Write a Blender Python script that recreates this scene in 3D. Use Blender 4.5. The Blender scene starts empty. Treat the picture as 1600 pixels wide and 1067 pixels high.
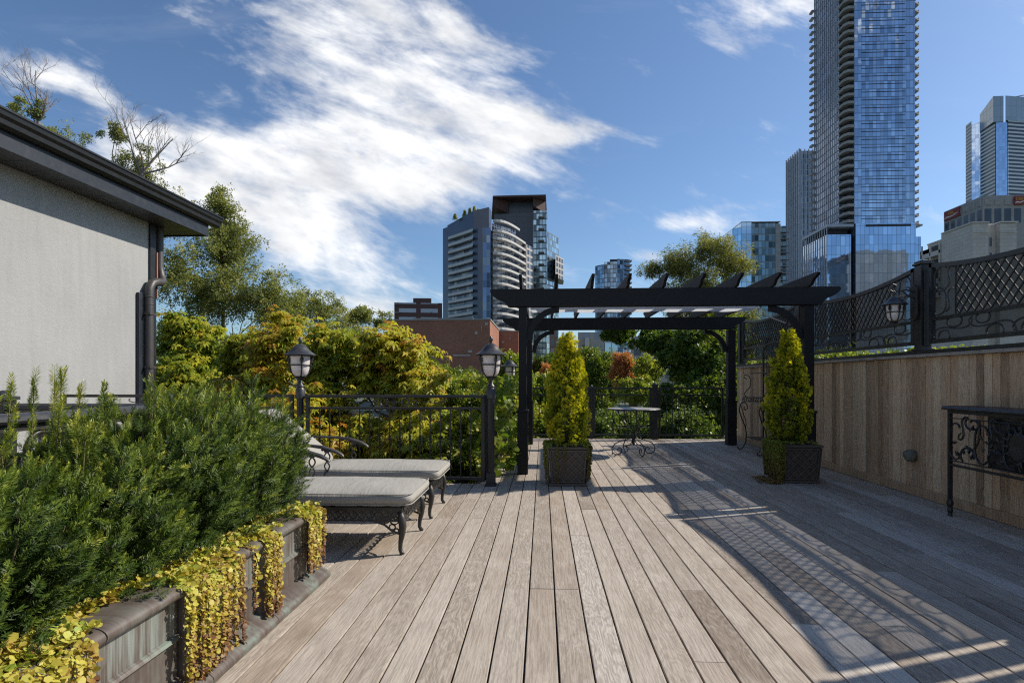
import bpy, math, random
import numpy as np
from mathutils import Vector, Matrix
S = bpy.context.scene
COL = S.collection
PI = math.pi
random.seed(7)
RNG = np.random.default_rng(11)

# ------------------------------------------------------------------ camera
EYE = 1.22            # lens height above the deck
YAW = math.atan(48 / 900)
cam_d = bpy.data.cameras.new('camera')
cam = bpy.data.objects.new('camera', cam_d)
COL.objects.link(cam)
cam.location = (0, 0, EYE)
cam.rotation_euler = (PI / 2, 0, YAW)
cam_d.sensor_width = 36
cam_d.lens = 36 * 900 / 1600
cam_d.shift_y = 60.5 / 1600
cam_d.clip_start = 0.05
cam_d.clip_end = 6000
S.camera = cam

# ------------------------------------------------------------------ exposure
S.view_settings.view_transform = 'Standard'
S.view_settings.look = 'None'
S.view_settings.exposure = 0.22
S.view_settings.gamma = 1.0
S.render.engine = 'CYCLES'
S.cycles.max_bounces = 8
S.cycles.transparent_max_bounces = 12
S.cycles.use_denoising = False
S.cycles.filter_width = 1.2

# ------------------------------------------------------------------ sun
SUN_EL = math.radians(39)
SUN_AZ = math.radians(21)       # from +X towards +Y
sun_dir = Vector((math.cos(SUN_EL) * math.cos(SUN_AZ), math.cos(SUN_EL) * math.sin(SUN_AZ), math.sin(SUN_EL)))
ld = bpy.data.lights.new('sun', 'SUN')
ld.energy = 4.7
ld.angle = math.radians(0.5)
ld.color = (1.0, 0.93, 0.82)
sun = bpy.data.objects.new('sun', ld)
sun.rotation_euler = sun_dir.to_track_quat('Z', 'Y').to_euler()
sun.location = (30, 10, 30)
COL.objects.link(sun)

# ------------------------------------------------------------------ sky with clouds
world = bpy.data.worlds.new('World')
S.world = world
world.use_nodes = True
WT = world.node_tree
WN = WT.nodes
WL = WT.links
for n_ in list(WN):
    WN.remove(n_)


class NT:
    """tiny helper to write node maths"""
    def __init__(s, tree):
        s.t = tree

    def new(s, ty, **kw):
        n = s.t.nodes.new(ty)
        for k, v in kw.items():
            setattr(n, k, v)
        return n

    def put(s, sock, v):
        if v is None:
            return
        if hasattr(v, 'is_linked') or isinstance(v, bpy.types.NodeSocket):
            s.t.links.new(v, sock)
        elif isinstance(v, bpy.types.Node):
            s.t.links.new(v.outputs[0], sock)
        else:
            if isinstance(v, (tuple, list)) and len(v) == 3 and sock.type == 'RGBA':
                v = (*v, 1)
            sock.default_value = v

    def m(s, op, a, b=None, c=None, clamp=False):
        n = s.new('ShaderNodeMath', operation=op, use_clamp=clamp)
        s.put(n.inputs[0], a)
        if b is not None:
            s.put(n.inputs[1], b)
        if c is not None:
            s.put(n.inputs[2], c)
        return n.outputs[0]

    def vm(s, op, a, b=None):
        n = s.new('ShaderNodeVectorMath', operation=op)
        s.put(n.inputs[0], a)
        if b is not None:
            s.put(n.inputs[1], b)
        return n.outputs['Value'] if op in ('DOT_PRODUCT', 'LENGTH') else n.outputs[0]

    def xyz(s, a, b, c):
        n = s.new('ShaderNodeCombineXYZ')
        s.put(n.inputs[0], a); s.put(n.inputs[1], b); s.put(n.inputs[2], c)
        return n.outputs[0]

    def sep(s, v):
        n = s.new('ShaderNodeSeparateXYZ')
        s.put(n.inputs[0], v)
        return n.outputs

    def noise(s, vec, scale, detail=4, rough=0.55, dist=0.0, out=0):
        n = s.new('ShaderNodeTexNoise')
        s.put(n.inputs['Vector'], vec)
        n.inputs['Scale'].default_value = scale
        n.inputs['Detail'].default_value = detail
        n.inputs['Roughness'].default_value = rough
        n.inputs['Distortion'].default_value = dist
        return n.outputs[out]

    def ramp(s, fac, stops, interp='LINEAR'):
        n = s.new('ShaderNodeValToRGB')
        n.color_ramp.interpolation = interp
        e = n.color_ramp.elements
        while len(e) < len(stops):
            e.new(0.5)
        for el, (p, c) in zip(e, stops):
            el.position = p
            el.color = (*c, 1) if isinstance(c, (tuple, list)) else (c, c, c, 1)
        s.put(n.inputs[0], fac)
        return n.outputs[0]

    def mix(s, fac, a, b, mode='MIX'):
        n = s.new('ShaderNodeMix', data_type='RGBA', blend_type=mode)
        s.put(n.inputs[0], fac)
        s.put(n.inputs[6], a)
        s.put(n.inputs[7], b)
        return n.outputs[2]

    def smooth(s, v, lo, hi):
        n = s.new('ShaderNodeMapRange', interpolation_type='SMOOTHSTEP')
        s.put(n.inputs[0], v)
        n.inputs[1].default_value = lo
        n.inputs[2].default_value = hi
        return n.outputs[0]


W = NT(WT)
tc = W.new('ShaderNodeTexCoord').outputs['Generated']
sky = W.new('ShaderNodeTexSky', sky_type='NISHITA', sun_disc=False, sun_elevation=SUN_EL,
            sun_rotation=math.radians(90) - SUN_AZ, altitude=100)
sky.air_density = 1.0
sky.dust_density = 0.7
sky.ozone_density = 1.6
ct, st = math.cos(YAW), math.sin(YAW)
a_ = W.vm('DOT_PRODUCT', tc, (ct, st, 0))
f_ = W.m('MAXIMUM', W.m('ABSOLUTE', W.vm('DOT_PRODUCT', tc, (-st, ct, 0))), 0.06)
dz = W.vm('DOT_PRODUCT', tc, (0, 0, 1))
ca = W.m('DIVIDE', a_, f_)
cb = W.m('DIVIDE', dz, f_)
# wind-drawn cloud banks, each a soft ellipse of sky directions
banks = [  # azimuth tangent, height tangent, half width, half height, tilt, weight
    (-0.24, 0.55, 0.25, 0.105, -0.32, 1.0),
    (-0.38, 0.365, 0.31, 0.088, -0.03, 1.1),
    (-0.15, 0.40, 0.17, 0.075, -0.05, 1.0),
    (0.03, 0.435, 0.17, 0.026, -0.03, 0.95),
    (-0.35, 0.235, 0.20, 0.062, -0.45, .95),
    (-0.80, 0.525, 0.17, 0.028, -0.30, .8),
    (-0.60, 0.42, 0.12, 0.035, -0.20, .85),
    (0.305, 0.272, 0.095, 0.024, 0.16, .85),
    (0.45, 0.655, 0.11, 0.045, 0.0, .7),
    (-0.17, 0.645, 0.20, 0.045, -0.25, .62),
    (-0.25, 0.13, 0.22, 0.022, -0.12, .6),
    (0.25, 0.205, 0.05, 0.012, 0.0, .55),
]
wob = W.noise(W.xyz(ca, cb, 0), 5.0, 5, 0.6, 0.0, 1)
wv = W.vm('SUBTRACT', wob, (0.5, 0.5, 0.5))
wsx, wsy, _ = W.sep(wv)
ca2 = W.m('ADD', ca, W.m('MULTIPLY', wsx, 0.16))
cb2 = W.m('ADD', cb, W.m('MULTIPLY', wsy, 0.10))
field = None
for (bx, by, rx, ry, th, wt) in banks:
    dx = W.m('SUBTRACT', ca2, bx)
    dy = W.m('SUBTRACT', cb2, by)
    c_, s_ = math.cos(th), math.sin(th)
    px = W.m('DIVIDE', W.m('ADD', W.m('MULTIPLY', dx, c_), W.m('MULTIPLY', dy, s_)), rx)
    py = W.m('DIVIDE', W.m('SUBTRACT', W.m('MULTIPLY', dy, c_), W.m('MULTIPLY', dx, s_)), ry)
    r2 = W.m('ADD', W.m('MULTIPLY', px, px), W.m('MULTIPLY', py, py))
    g = W.m('MULTIPLY', W.m('EXPONENT', W.m('MULTIPLY', r2, -0.9)), wt)
    field = g if field is None else W.m('ADD', field, g)
rc, rs = math.cos(-0.35), math.sin(-0.35)
rotx = W.m('ADD', W.m('MULTIPLY', ca, rc), W.m('MULTIPLY', cb, rs))
roty = W.m('SUBTRACT', W.m('MULTIPLY', cb, rc), W.m('MULTIPLY', ca, rs))
streak = W.noise(W.xyz(W.m('MULTIPLY', rotx, 1.0), W.m('MULTIPLY', roty, 3.2), 3.7), 4.2, 9, 0.62, 0.35)
fine = W.noise(W.xyz(rotx, W.m('MULTIPLY', roty, 2.0), 9.1), 16.0, 8, 0.62, 0.3)
nn = W.m('ADD', W.m('MULTIPLY', W.m('SUBTRACT', streak, 0.5), 2.3), W.m('MULTIPLY', W.m('SUBTRACT', fine, 0.5), 1.0))
dens = W.smooth(W.m('ADD', W.m('MINIMUM', field, 1.15), nn), 0.18, 1.32)
dens = W.m('MULTIPLY', dens, W.smooth(cb, 0.02, 0.12))
veil = W.m('MULTIPLY', W.smooth(W.noise(W.xyz(ca, W.m('MULTIPLY', cb, 5.0), 1.3), 2.4, 6, 0.6), 0.55, 0.9), 0.10)
dens = W.m('MAXIMUM', dens, W.m('MULTIPLY', veil, W.smooth(cb, 0.02, 0.3)))
shade = W.noise(W.xyz(rotx, W.m('MULTIPLY', roty, 2.6), 5.0), 6.5, 6, 0.55)
cloud = W.ramp(shade, [(0.32, (5.9, 6.1, 6.5)), (0.60, (9.6, 9.6, 9.6))])
skyc = W.mix(1.0, sky.outputs[0], (0.80, 0.96, 1.12, 1), 'MULTIPLY')
colr = W.mix(dens, skyc, cloud)
bg = W.new('ShaderNodeBackground')
WL.new(colr, bg.inputs[0])
bg.inputs[1].default_value = 0.100
wo = W.new('ShaderNodeOutputWorld')
WL.new(bg.outputs[0], wo.inputs[0])
world.cycles.sampling_method = 'MANUAL'
world.cycles.sample_map_resolution = 512


# ------------------------------------------------------------------ photo-angle helpers (real positions from bearings)
def _v(u):
    r = (u - 800) / 900
    return r * math.cos(YAW) - math.sin(YAW), math.cos(YAW) + r * math.sin(YAW)


def G(u, d):
    vx, vy = _v(u)
    return (vx * d, vy * d)


def RX(u, Y):
    vx, vy = _v(u)
    return Y * vx / vy


def YX(u, X):
    vx, vy = _v(u)
    return X * vy / vx


def ZH(v, d):
    return EYE + (594 - v) / 900 * d


def DEP(x, y):
    return -x * math.sin(YAW) + y * math.cos(YAW)


# ------------------------------------------------------------------ object helpers
def empty(name, label, cat, loc=(0, 0, 0), rz=0.0, group=None, kind=None):
    o = bpy.data.objects.new(name, None)
    COL.objects.link(o)
    o.location = loc
    o.rotation_euler = (0, 0, rz)
    o.empty_display_size = 0.2
    tag(o, label, cat, group, kind)
    return o


def tag(o, label=None, cat=None, group=None, kind=None):
    if label:
        o['label'] = label
    if cat:
        o['category'] = cat
    if group:
        o['group'] = group
    if kind:
        o['kind'] = kind
    return o


def link(name, me, mat, parent=None, loc=None, rz=None):
    o = bpy.data.objects.new(name, me)
    COL.objects.link(o)
    if mat is not None and len(me.materials) == 0:
        for mm in (mat if isinstance(mat, (list, tuple)) else [mat]):
            me.materials.append(mm)
    if parent is not None:
        o.parent = parent
    if loc is not None:
        o.location = loc
    if rz is not None:
        o.rotation_euler = (0, 0, rz)
    return o


def copy_tree(o, parent=None):
    c = o.copy()
    COL.objects.link(c)
    if parent is not None:
        c.parent = parent
    for ch in list(o.children):
        copy_tree(ch, c)
    return c


class MB:
    """collects polygons, then links them as ONE mesh object"""
    def __init__(s):
        s.v, s.f, s.uv, s.mi, s.rn = [], [], [], [], []
        s.cur = 0
        s.rnd = 0.5

    def face(s, idx, uv=None):
        s.f.append(tuple(idx)); s.uv.append(uv); s.mi.append(s.cur); s.rn.append(s.rnd)

    def box(s, x0, x1, y0, y1, z0, z1, M=None):
        b = len(s.v)
        if x0 > x1: x0, x1 = x1, x0
        if y0 > y1: y0, y1 = y1, y0
        if z0 > z1: z0, z1 = z1, z0
        P = [(x, y, z) for z in (z0, z1) for (x, y) in ((x0, y0), (x1, y0), (x1, y1), (x0, y1))]
        if M is not None:
            P = [tuple(M @ Vector(p)) for p in P]
        s.v += P
        dx, dy, dzz = x1 - x0, y1 - y0, z1 - z0
        def q(a, c, d, e, w, h, ou=0, ov=0):
            s.face((b + a, b + c, b + d, b + e), [(ou, ov), (ou + w, ov), (ou + w, ov + h), (ou, ov + h)])
        q(0, 1, 5, 4, dx, dzz, 0, z0); q(1, 2, 6, 5, dy, dzz, dx, z0)
        q(2, 3, 7, 6, dx, dzz, dx + dy, z0); q(3, 0, 4, 7, dy, dzz, 2 * dx + dy, z0)
        q(4, 5, 6, 7, dx, dy); q(3, 2, 1, 0, dx, dy)
        return s

    def prism(s, pts, z0, z1, ztop=None, caps=True):
        """vertical prism over a plan polygon (counter-clockwise); ztop: per-point top heights"""
        n = len(pts)
        b = len(s.v)
        zt = ztop or [z1] * n
        s.v += [(p[0], p[1], z0) for p in pts] + [(p[0], p[1], zt[i]) for i, p in enumerate(pts)]
        u = 0.0
        for i in range(n):
            j = (i + 1) % n
            L = math.hypot(pts[j][0] - pts[i][0], pts[j][1] - pts[i][1])
            s.face((b + i, b + j, b + n + j, b + n + i), [(u, z0), (u + L, z0), (u + L, zt[j]), (u, zt[i])])
            u += L
        if caps:
            s.face([b + n + i for i in range(n)], [(p[0], p[1]) for p in pts])
            s.face([b + i for i in reversed(range(n))], [(pts[i][0], pts[i][1]) for i in reversed(range(n))])
        return s

    def extr(s, pts, axis, a0, a1):
        """2D outline extruded along an axis. axis x: pts=(y,z); y: pts=(x,z); z: pts=(x,y)"""
        n = len(pts)
        b = len(s.v)
        for a in (a0, a1):
            for (p, q) in pts:
                s.v.append((a, p, q) if axis == 'x' else (p, a, q) if axis == 'y' else (p, q, a))
        u = 0.0
        for i in range(n):
            j = (i + 1) % n
            L = math.hypot(pts[j][0] - pts[i][0], pts[j][1] - pts[i][1])
            s.face((b + i, b + j, b + n + j, b + n + i), [(a0, u), (a0, u + L), (a1, u + L), (a1, u)])
            u += L
        s.face([b + i for i in range(n)][::-1], list(pts)[::-1])
        s.face([b + n + i for i in range(n)], list(pts))
        return s

    def tube(s, pts, r, n=6, caps=True, close=False, flat=1.0):
        P = [Vector(p) for p in pts]
        m = len(P)
        R = r if isinstance(r, (list, tuple, np.ndarray)) else [r] * m
        b = len(s.v)
        T0 = (P[1] - P[0]).normalized()
        up = Vector((0, 0, 1)) if abs(T0.z) < 0.9 else Vector((1, 0, 0))
        N = (up - T0 * up.dot(T0)).normalized()
        for i in range(m):
            if close:
                T = P[(i + 1) % m] - P[i - 1]
            else:
                T = P[min(i + 1, m - 1)] - P[max(i - 1, 0)]
            if T.length < 1e-9:
                T = T0
            T.normalize()
            N = N - T * N.dot(T)
            if N.length < 1e-6:
                N = T.orthogonal()
            N.normalize()
            B = T.cross(N)
            for k in range(n):
                a = 2 * PI * k / n + PI / n
                s.v.append(tuple(P[i] + (N * math.cos(a) + B * (math.sin(a) * flat)) * R[i]))
        segs = m if close else m - 1
        for i in range(segs):
            for k in range(n):
                k2 = (k + 1) % n
                i2 = (i + 1) % m
                s.face((b + i * n + k, b + i * n + k2, b + i2 * n + k2, b + i2 * n + k))
        if caps and not close:
            s.face([b + k for k in reversed(range(n))])
            s.face([b + (m - 1) * n + k for k in range(n)])
        return s

    def lathe(s, prof, c=(0, 0, 0), n=20, caps=True):
        b = len(s.v)
        m = len(prof)
        for (r, z) in prof:
            for k in range(n):
                a = 2 * PI * k / n
                s.v.append((c[0] + r * math.cos(a), c[1] + r * math.sin(a), c[2] + z))
        for i in range(m - 1):
            for k in range(n):
                k2 = (k + 1) % n
                s.face((b + i * n + k, b + i * n + k2, b + (i + 1) * n + k2, b + (i + 1) * n + k))
        if caps:
            s.face([b + k for k in reversed(range(n))])
            s.face([b + (m - 1) * n + k for k in range(n)])
        return s

    def mesh(s, name, smooth=False):
        me = bpy.data.meshes.new(name)
        me.from_pydata(s.v, [], s.f)
        uvl = me.uv_layers.new(name='UVMap')
        co = []
        for f, uv in zip(s.f, s.uv):
            if uv is None or len(uv) != len(f):
                co += [0.0] * (2 * len(f))
            else:
                for p in uv:
                    co += [p[0], p[1]]
        uvl.data.foreach_set('uv', co)
        me.polygons.foreach_set('material_index', s.mi)
        at = me.attributes.new('rnd', 'FLOAT', 'FACE')
        at.data.foreach_set('value', s.rn)
        if smooth:
            me.polygons.foreach_set('use_smooth', [True] * len(me.polygons))
            if smooth is not True:
                me.set_sharp_from_angle(angle=math.radians(smooth))
        me.update()
        return me

    def build(s, name, mat, parent=None, smooth=False, bevel=0.0, loc=None, rz=None):
        o = link(name, s.mesh(name, smooth), mat, parent, loc, rz)
        if bevel:
            bv = o.modifiers.new('bevel', 'BEVEL')
            bv.width = bevel
            bv.segments = 2
            bv.limit_method = 'ANGLE'
            bv.angle_limit = math.radians(40)
        return o


def np_mesh(name, V, F, rnd=None, smooth=False):
    """V (n,3), F (m,4) quads -> mesh with a per-face 'rnd' value"""
    me = bpy.data.meshes.new(name)
    n, m = len(V), len(F)
    k = F.shape[1]
    me.vertices.add(n)
    me.vertices.foreach_set('co', np.ascontiguousarray(V, dtype=np.float32).ravel())
    me.loops.add(m * k)
    me.loops.foreach_set('vertex_index', np.ascontiguousarray(F, dtype=np.int32).ravel())
    me.polygons.add(m)
    me.polygons.foreach_set('loop_start', np.arange(0, m * k, k, dtype=np.int32))
    me.polygons.foreach_set('loop_total', np.full(m, k, dtype=np.int32))
    if smooth:
        me.polygons.foreach_set('use_smooth', [True] * m)
    me.update(calc_edges=True)
    if rnd is not None:
        at = me.attributes.new('rnd', 'FLOAT', 'FACE')
        at.data.foreach_set('value', np.ascontiguousarray(rnd, dtype=np.float32))
    return me


def frames(D, rng, spin=True):
    """rotation matrices (N,3,3) whose local +Z is D"""
    D = D / np.maximum(np.linalg.norm(D, axis=1, keepdims=True), 1e-9)
    up = np.tile(np.array([0, 0, 1.0]), (len(D), 1))
    bad = np.abs(D[:, 2]) > 0.95
    up[bad] = (1, 0, 0)
    X = np.cross(up, D)
    X /= np.linalg.norm(X, axis=1, keepdims=True)
    Y = np.cross(D, X)
    if spin:
        a = rng.uniform(0, 2 * PI, len(D))[:, None]
        X, Y = X * np.cos(a) + Y * np.sin(a), -X * np.sin(a) + Y * np.cos(a)
    return np.stack([X, Y, D], axis=2)


def scatter(tv, tf, P, R, sc, rnd_i, trnd=None, jit=0.25, rng=RNG):
    """copies of a small template -> V, F, rnd arrays"""
    N, m = len(P), len(tv)
    V = np.einsum('nij,mj->nmi', R, tv) * np.asarray(sc).reshape(-1, 1, 1) + P[:, None, :]
    F = tf[None, :, :] + (np.arange(N) * m)[:, None, None]
    r = rnd_i[:, None] + (trnd[None, :] if trnd is not None else 0) + rng.uniform(-jit, jit, (N, len(tf)))
    return V.reshape(-1, 3), F.reshape(-1, tf.shape[1]), np.clip(r, 0, 1).ravel()


def unit(rng, n):
    d = rng.normal(size=(n, 3))
    return d / np.linalg.norm(d, axis=1, keepdims=True)

# ------------------------------------------------------------------ materials
def new_mat(name):
    m = bpy.data.materials.new(name)
    m.use_nodes = True
    nt = m.node_tree
    for n in list(nt.nodes):
        nt.nodes.remove(n)
    T = NT(nt)
    out = T.new('ShaderNodeOutputMaterial')
    return m, T, out


def pbsdf(T, out, base, rough=0.6, metal=0.0, spec=0.5, bump=None, bstr=0.3, bdist=0.01, coat=0.0):
    p = T.new('ShaderNodeBsdfPrincipled')
    T.put(p.inputs['Base Color'], base)
    T.put(p.inputs['Roughness'], rough)
    T.put(p.inputs['Metallic'], metal)
    p.inputs['Specular IOR Level'].default_value = spec
    p.inputs['Coat Weight'].default_value = coat
    if bump is not None:
        b = T.new('ShaderNodeBump')
        b.inputs['Strength'].default_value = bstr
        b.inputs['Distance'].default_value = bdist
        T.put(b.inputs['Height'], bump)
        T.t.links.new(b.outputs[0], p.inputs['Normal'])
    T.t.links.new(p.outputs[0], out.inputs[0])
    return p


def attr(T, name='rnd'):
    n = T.new('ShaderNodeAttribute', attribute_name=name)
    return n.outputs['Fac']


def objco(T):
    return T.new('ShaderNodeTexCoord').outputs['Object']


def geoco(T):
    return T.new('ShaderNodeNewGeometry').outputs['Position']


def metal_mat(name, base, rough=0.42, dirt=(0.09, 0.085, 0.08), amt=0.35, spec=0.5, sc=9.0):
    m, T, out = new_mat(name)
    co = geoco(T)
    n1 = T.noise(co, sc, 6, 0.65)
    n2 = T.noise(co, sc * 9, 3, 0.6)
    f = T.m('MULTIPLY', T.smooth(n1, 0.45, 0.75), amt)
    c = T.mix(f, base, dirt)
    r = T.m('ADD', T.m('MULTIPLY', n1, 0.28), rough - 0.12)
    pbsdf(T, out, c, r, 0.0, spec, bump=n2, bstr=0.12, bdist=0.002)
    return m


M_IRON = metal_mat('black_iron', (0.016, 0.016, 0.018), 0.40)
M_IRON_WORN = metal_mat('weathered_iron', (0.035, 0.035, 0.038), 0.42, (0.12, 0.12, 0.12), 0.5)
M_PERG = metal_mat('black_stained_timber', (0.010, 0.010, 0.012), 0.62, (0.03, 0.03, 0.032), 0.4, 0.35)
M_CAST = metal_mat('cast_aluminium', (0.03, 0.028, 0.026), 0.45, (0.085, 0.075, 0.062), 0.55)
M_GUTTER = metal_mat('dark_gutter_metal', (0.014, 0.015, 0.018), 0.38, (0.03, 0.03, 0.032), 0.3)
M_FASCIA = metal_mat('blue_black_fascia', (0.012, 0.016, 0.024), 0.45, (0.035, 0.04, 0.05), 0.3)
M_PIPE = metal_mat('brown_downpipe', (0.052, 0.046, 0.044), 0.45, (0.09, 0.08, 0.075), 0.4)


def soffit_mat():
    m, T, out = new_mat('slatted_soffit')
    co = geoco(T)
    x, y, z = T.sep(co)
    g = T.m('FRACT', T.m('DIVIDE', y, 0.3))
    line = T.m('LESS_THAN', g, 0.06)
    c = T.mix(line, (0.045, 0.045, 0.048), (0.008, 0.008, 0.008))
    pbsdf(T, out, c, 0.4, bump=T.smooth(g, 0.0, 0.12), bstr=0.5)
    return m


M_SOFFIT = soffit_mat()


def stucco_mat():
    m, T, out = new_mat('grey_stucco')
    co = geoco(T)
    big = T.noise(co, 0.8, 5, 0.6)
    x, y, z = T.sep(co)
    streak = T.noise(T.xyz(T.m('MULTIPLY', y, 5), T.m('MULTIPLY', z, 0.5), x), 2.0, 4, 0.6)
    fine = T.noise(co, 38, 6, 0.75)
    mid = T.noise(co, 14, 5, 0.7)
    c = T.ramp(T.m('ADD', T.m('MULTIPLY', big, 0.6), T.m('MULTIPLY', streak, 0.4)),
               [(0.3, (0.30, 0.302, 0.295)), (0.7, (0.385, 0.385, 0.375))])
    c = T.mix(T.m('MULTIPLY', T.smooth(fine, 0.5, 0.75), 0.35), c, (0.25, 0.245, 0.235))
    h = T.m('ADD', T.m('MULTIPLY', fine, 0.6), T.m('MULTIPLY', mid, 0.6))
    pbsdf(T, out, c, 0.92, spec=0.2, bump=h, bstr=0.75, bdist=0.012)
    return m


M_STUCCO = stucco_mat()


def wood_mat(name, along, tones, grain=1.0, weather=0.5, pale=(0.70, 0.64, 0.55)):
    """weathered boards; 'rnd' picks each board's tone and shifts its grain. along: 'y' or 'z'"""
    m, T, out = new_mat(name)
    co = geoco(T)
    x, y, z = T.sep(co)
    r = attr(T)
    off = T.m('MULTIPLY', r, 37.0)
    if along == 'y':
        across, ln, oth = x, y, z
    else:
        across, ln, oth = y, z, x
    ln2 = T.m('ADD', ln, off)
    # cathedral figure
    warp = T.noise(T.xyz(T.m('MULTIPLY', across, 6), T.m('MULTIPLY', ln2, 1.6), off), 1.0, 4, 0.55)
    rings = T.m('SINE', T.m('MULTIPLY', T.m('ADD', T.m('MULTIPLY', across, 3.0), T.m('MULTIPLY', warp, 1.5)), 62.0))
    rings = T.m('ADD', T.m('MULTIPLY', rings, 0.5), 0.5)
    fib = T.noise(T.xyz(T.m('MULTIPLY', across, 150), T.m('MULTIPLY', ln2, 5), off), 1.0, 5, 0.7)
    fib2 = T.noise(T.xyz(T.m('MULTIPLY', across, 420), T.m('MULTIPLY', ln2, 22), off), 1.0, 3, 0.6)
    blot = T.noise(T.xyz(T.m('MULTIPLY', across, 7), T.m('MULTIPLY', ln2, 2.6), off), 1.0, 6, 0.65, 0.6)
    worn = T.noise(T.xyz(T.m('MULTIPLY', across, 9), T.m('MULTIPLY', ln2, 6.0), T.m('ADD', off, 5)), 1.0, 7, 0.7, 1.2)
    tone = T.m('FRACT', T.m('MULTIPLY', r, 7.31))
    stops = [(i / (len(tones) - 1), t) for i, t in enumerate(tones)]
    base = T.ramp(tone, stops)
    c = T.mix(T.m('MULTIPLY', T.smooth(blot, 0.40, 0.70), 0.55), base, T.mix(0.5, base, pale))
    c = T.mix(T.m('MULTIPLY', T.smooth(worn, 0.60, 0.80), weather), c, pale)
    figr = T.m('MULTIPLY', T.m('MULTIPLY', rings, T.smooth(T.m('FRACT', T.m('MULTIPLY', r, 3.7)), 0.1, 0.9)), 0.62 * grain)
    c = T.mix(figr, c, T.mix(1.0, c, (0.60, 0.56, 0.53, 1), 'MULTIPLY'))
    c = T.mix(T.m('MULTIPLY', T.smooth(fib, 0.42, 0.62), 0.66 * grain), c, T.mix(1.0, c, (0.56, 0.54, 0.53, 1), 'MULTIPLY'))
    c = T.mix(T.m('MULTIPLY', T.smooth(fib2, 0.5, 0.7), 0.25 * grain), c, T.mix(1.0, c, (0.6, 0.6, 0.6, 1), 'MULTIPLY'))
    stain = T.noise(T.xyz(x, y, z), 0.9, 5, 0.6, 0.5)
    c = T.mix(T.m('MULTIPLY', T.smooth(stain, 0.48, 0.72), 0.35), c, T.mix(1.0, c, (0.72, 0.68, 0.62, 1), 'MULTIPLY'))
    h = T.m('ADD', T.m('MULTIPLY', fib, 0.6), T.m('MULTIPLY', rings, 0.25))
    pbsdf(T, out, c, T.m('ADD', 0.62, T.m('MULTIPLY', fib, 0.25)), spec=0.3, bump=h, bstr=0.35, bdist=0.004)
    return m


M_DECK = wood_mat('weathered_deck_boards', 'y',
                  [(0.332, 0.274, 0.216), (0.461, 0.396, 0.327), (0.369, 0.298, 0.231), (0.516, 0.452, 0.384), (0.286, 0.228, 0.178), (0.433, 0.367, 0.298), (0.590, 0.540, 0.480)])
M_FENCEWOOD = wood_mat('vertical_fence_boards', 'z',
                       [(0.812, 0.571, 0.361), (0.467, 0.309, 0.184), (0.860, 0.664, 0.440), (0.664, 0.443, 0.268), (0.332, 0.216, 0.125), (0.762, 0.525, 0.325)],
                       grain=1.1, weather=0.2, pale=(0.74, 0.60, 0.46))


def cushion_mat():
    m, T, out = new_mat('taupe_cushion_fabric')
    co = objco(T)
    x, y, z = T.sep(co)
    w = T.noise(T.xyz(T.m('MULTIPLY', x, 420), T.m('MULTIPLY', y, 420), T.m('MULTIPLY', z, 420)), 1.0, 2, 0.5)
    cr = T.noise(T.xyz(T.m('MULTIPLY', x, 16), T.m('MULTIPLY', y, 5), T.m('MULTIPLY', z, 3)), 1.0, 4, 0.6, 0.4)
    soft = T.noise(co, 3.0, 3, 0.5)
    c = T.ramp(T.m('ADD', T.m('MULTIPLY', w, 0.5), T.m('MULTIPLY', soft, 0.5)), [(0.3, (0.31, 0.295, 0.265)), (0.7, (0.37, 0.355, 0.32))])
    h = T.m('ADD', T.m('MULTIPLY', cr, 1.0), T.m('MULTIPLY', w, 0.05))
    pbsdf(T, out, c, 0.95, spec=0.15, bump=h, bstr=0.38, bdist=0.03)
    return m


M_CUSH = cushion_mat()


def copper_mat(name, patina=0.5):
    m, T, out = new_mat(name)
    co = geoco(T)
    x, y, z = T.sep(co)
    st1 = T.noise(T.xyz(T.m('MULTIPLY', y, 38), T.m('MULTIPLY', z, 1.6), 0.0), 1.0, 5, 0.65)
    st2 = T.noise(T.xyz(T.m('MULTIPLY', y, 120), T.m('MULTIPLY', z, 3.0), 2.0), 1.0, 3, 0.6)
    blo = T.noise(co, 7, 6, 0.65)
    base = T.ramp(blo, [(0.3, (0.085, 0.062, 0.052)), (0.55, (0.125, 0.098, 0.082)), (0.8, (0.16, 0.14, 0.125))])
    upper = T.m('MULTIPLY', T.smooth(z, 0.235, 0.26), T.m('SUBTRACT', 1.0, T.smooth(z, 0.38, 0.42)))
    f1 = T.m('MULTIPLY', T.smooth(st1, 0.40, 0.66), T.m('ADD', T.m('MULTIPLY', upper, 0.75), 0.18))
    c = T.mix(f1, base, (0.30, 0.335, 0.31))
    c = T.mix(T.m('MULTIPLY', T.smooth(st2, 0.52, 0.7), T.m('MULTIPLY', upper, 0.6)), c, (0.10, 0.085, 0.075))
    c = T.mix(T.m('MULTIPLY', T.smooth(blo, 0.45, 0.65), patina), c, (0.165, 0.225, 0.19))
    pbsdf(T, out, c, T.m('ADD', 0.38, T.m('MULTIPLY', blo, 0.3)), 0.25, 0.5, bump=blo, bstr=0.2, bdist=0.004)
    return m


M_COPPER = copper_mat('aged_copper', 0.12)
M_COPPER_G = copper_mat('verdigris_copper', 0.75)
M_POT = metal_mat('bronze_planter', (0.075, 0.060, 0.050), 0.5, (0.13, 0.105, 0.085), 0.6, 0.5, 14)


def simple(name, c1, c2=None, rough=0.6, sc=6.0, bstr=0.15, spec=0.5, metal=0.0, bd=0.01):
    m, T, out = new_mat(name)
    n = T.noise(geoco(T), sc, 6, 0.62)
    c = T.ramp(n, [(0.3, c1), (0.7, c2 or c1)])
    pbsdf(T, out, c, rough, metal, spec, bump=n, bstr=bstr, bdist=bd)
    return m


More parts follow.
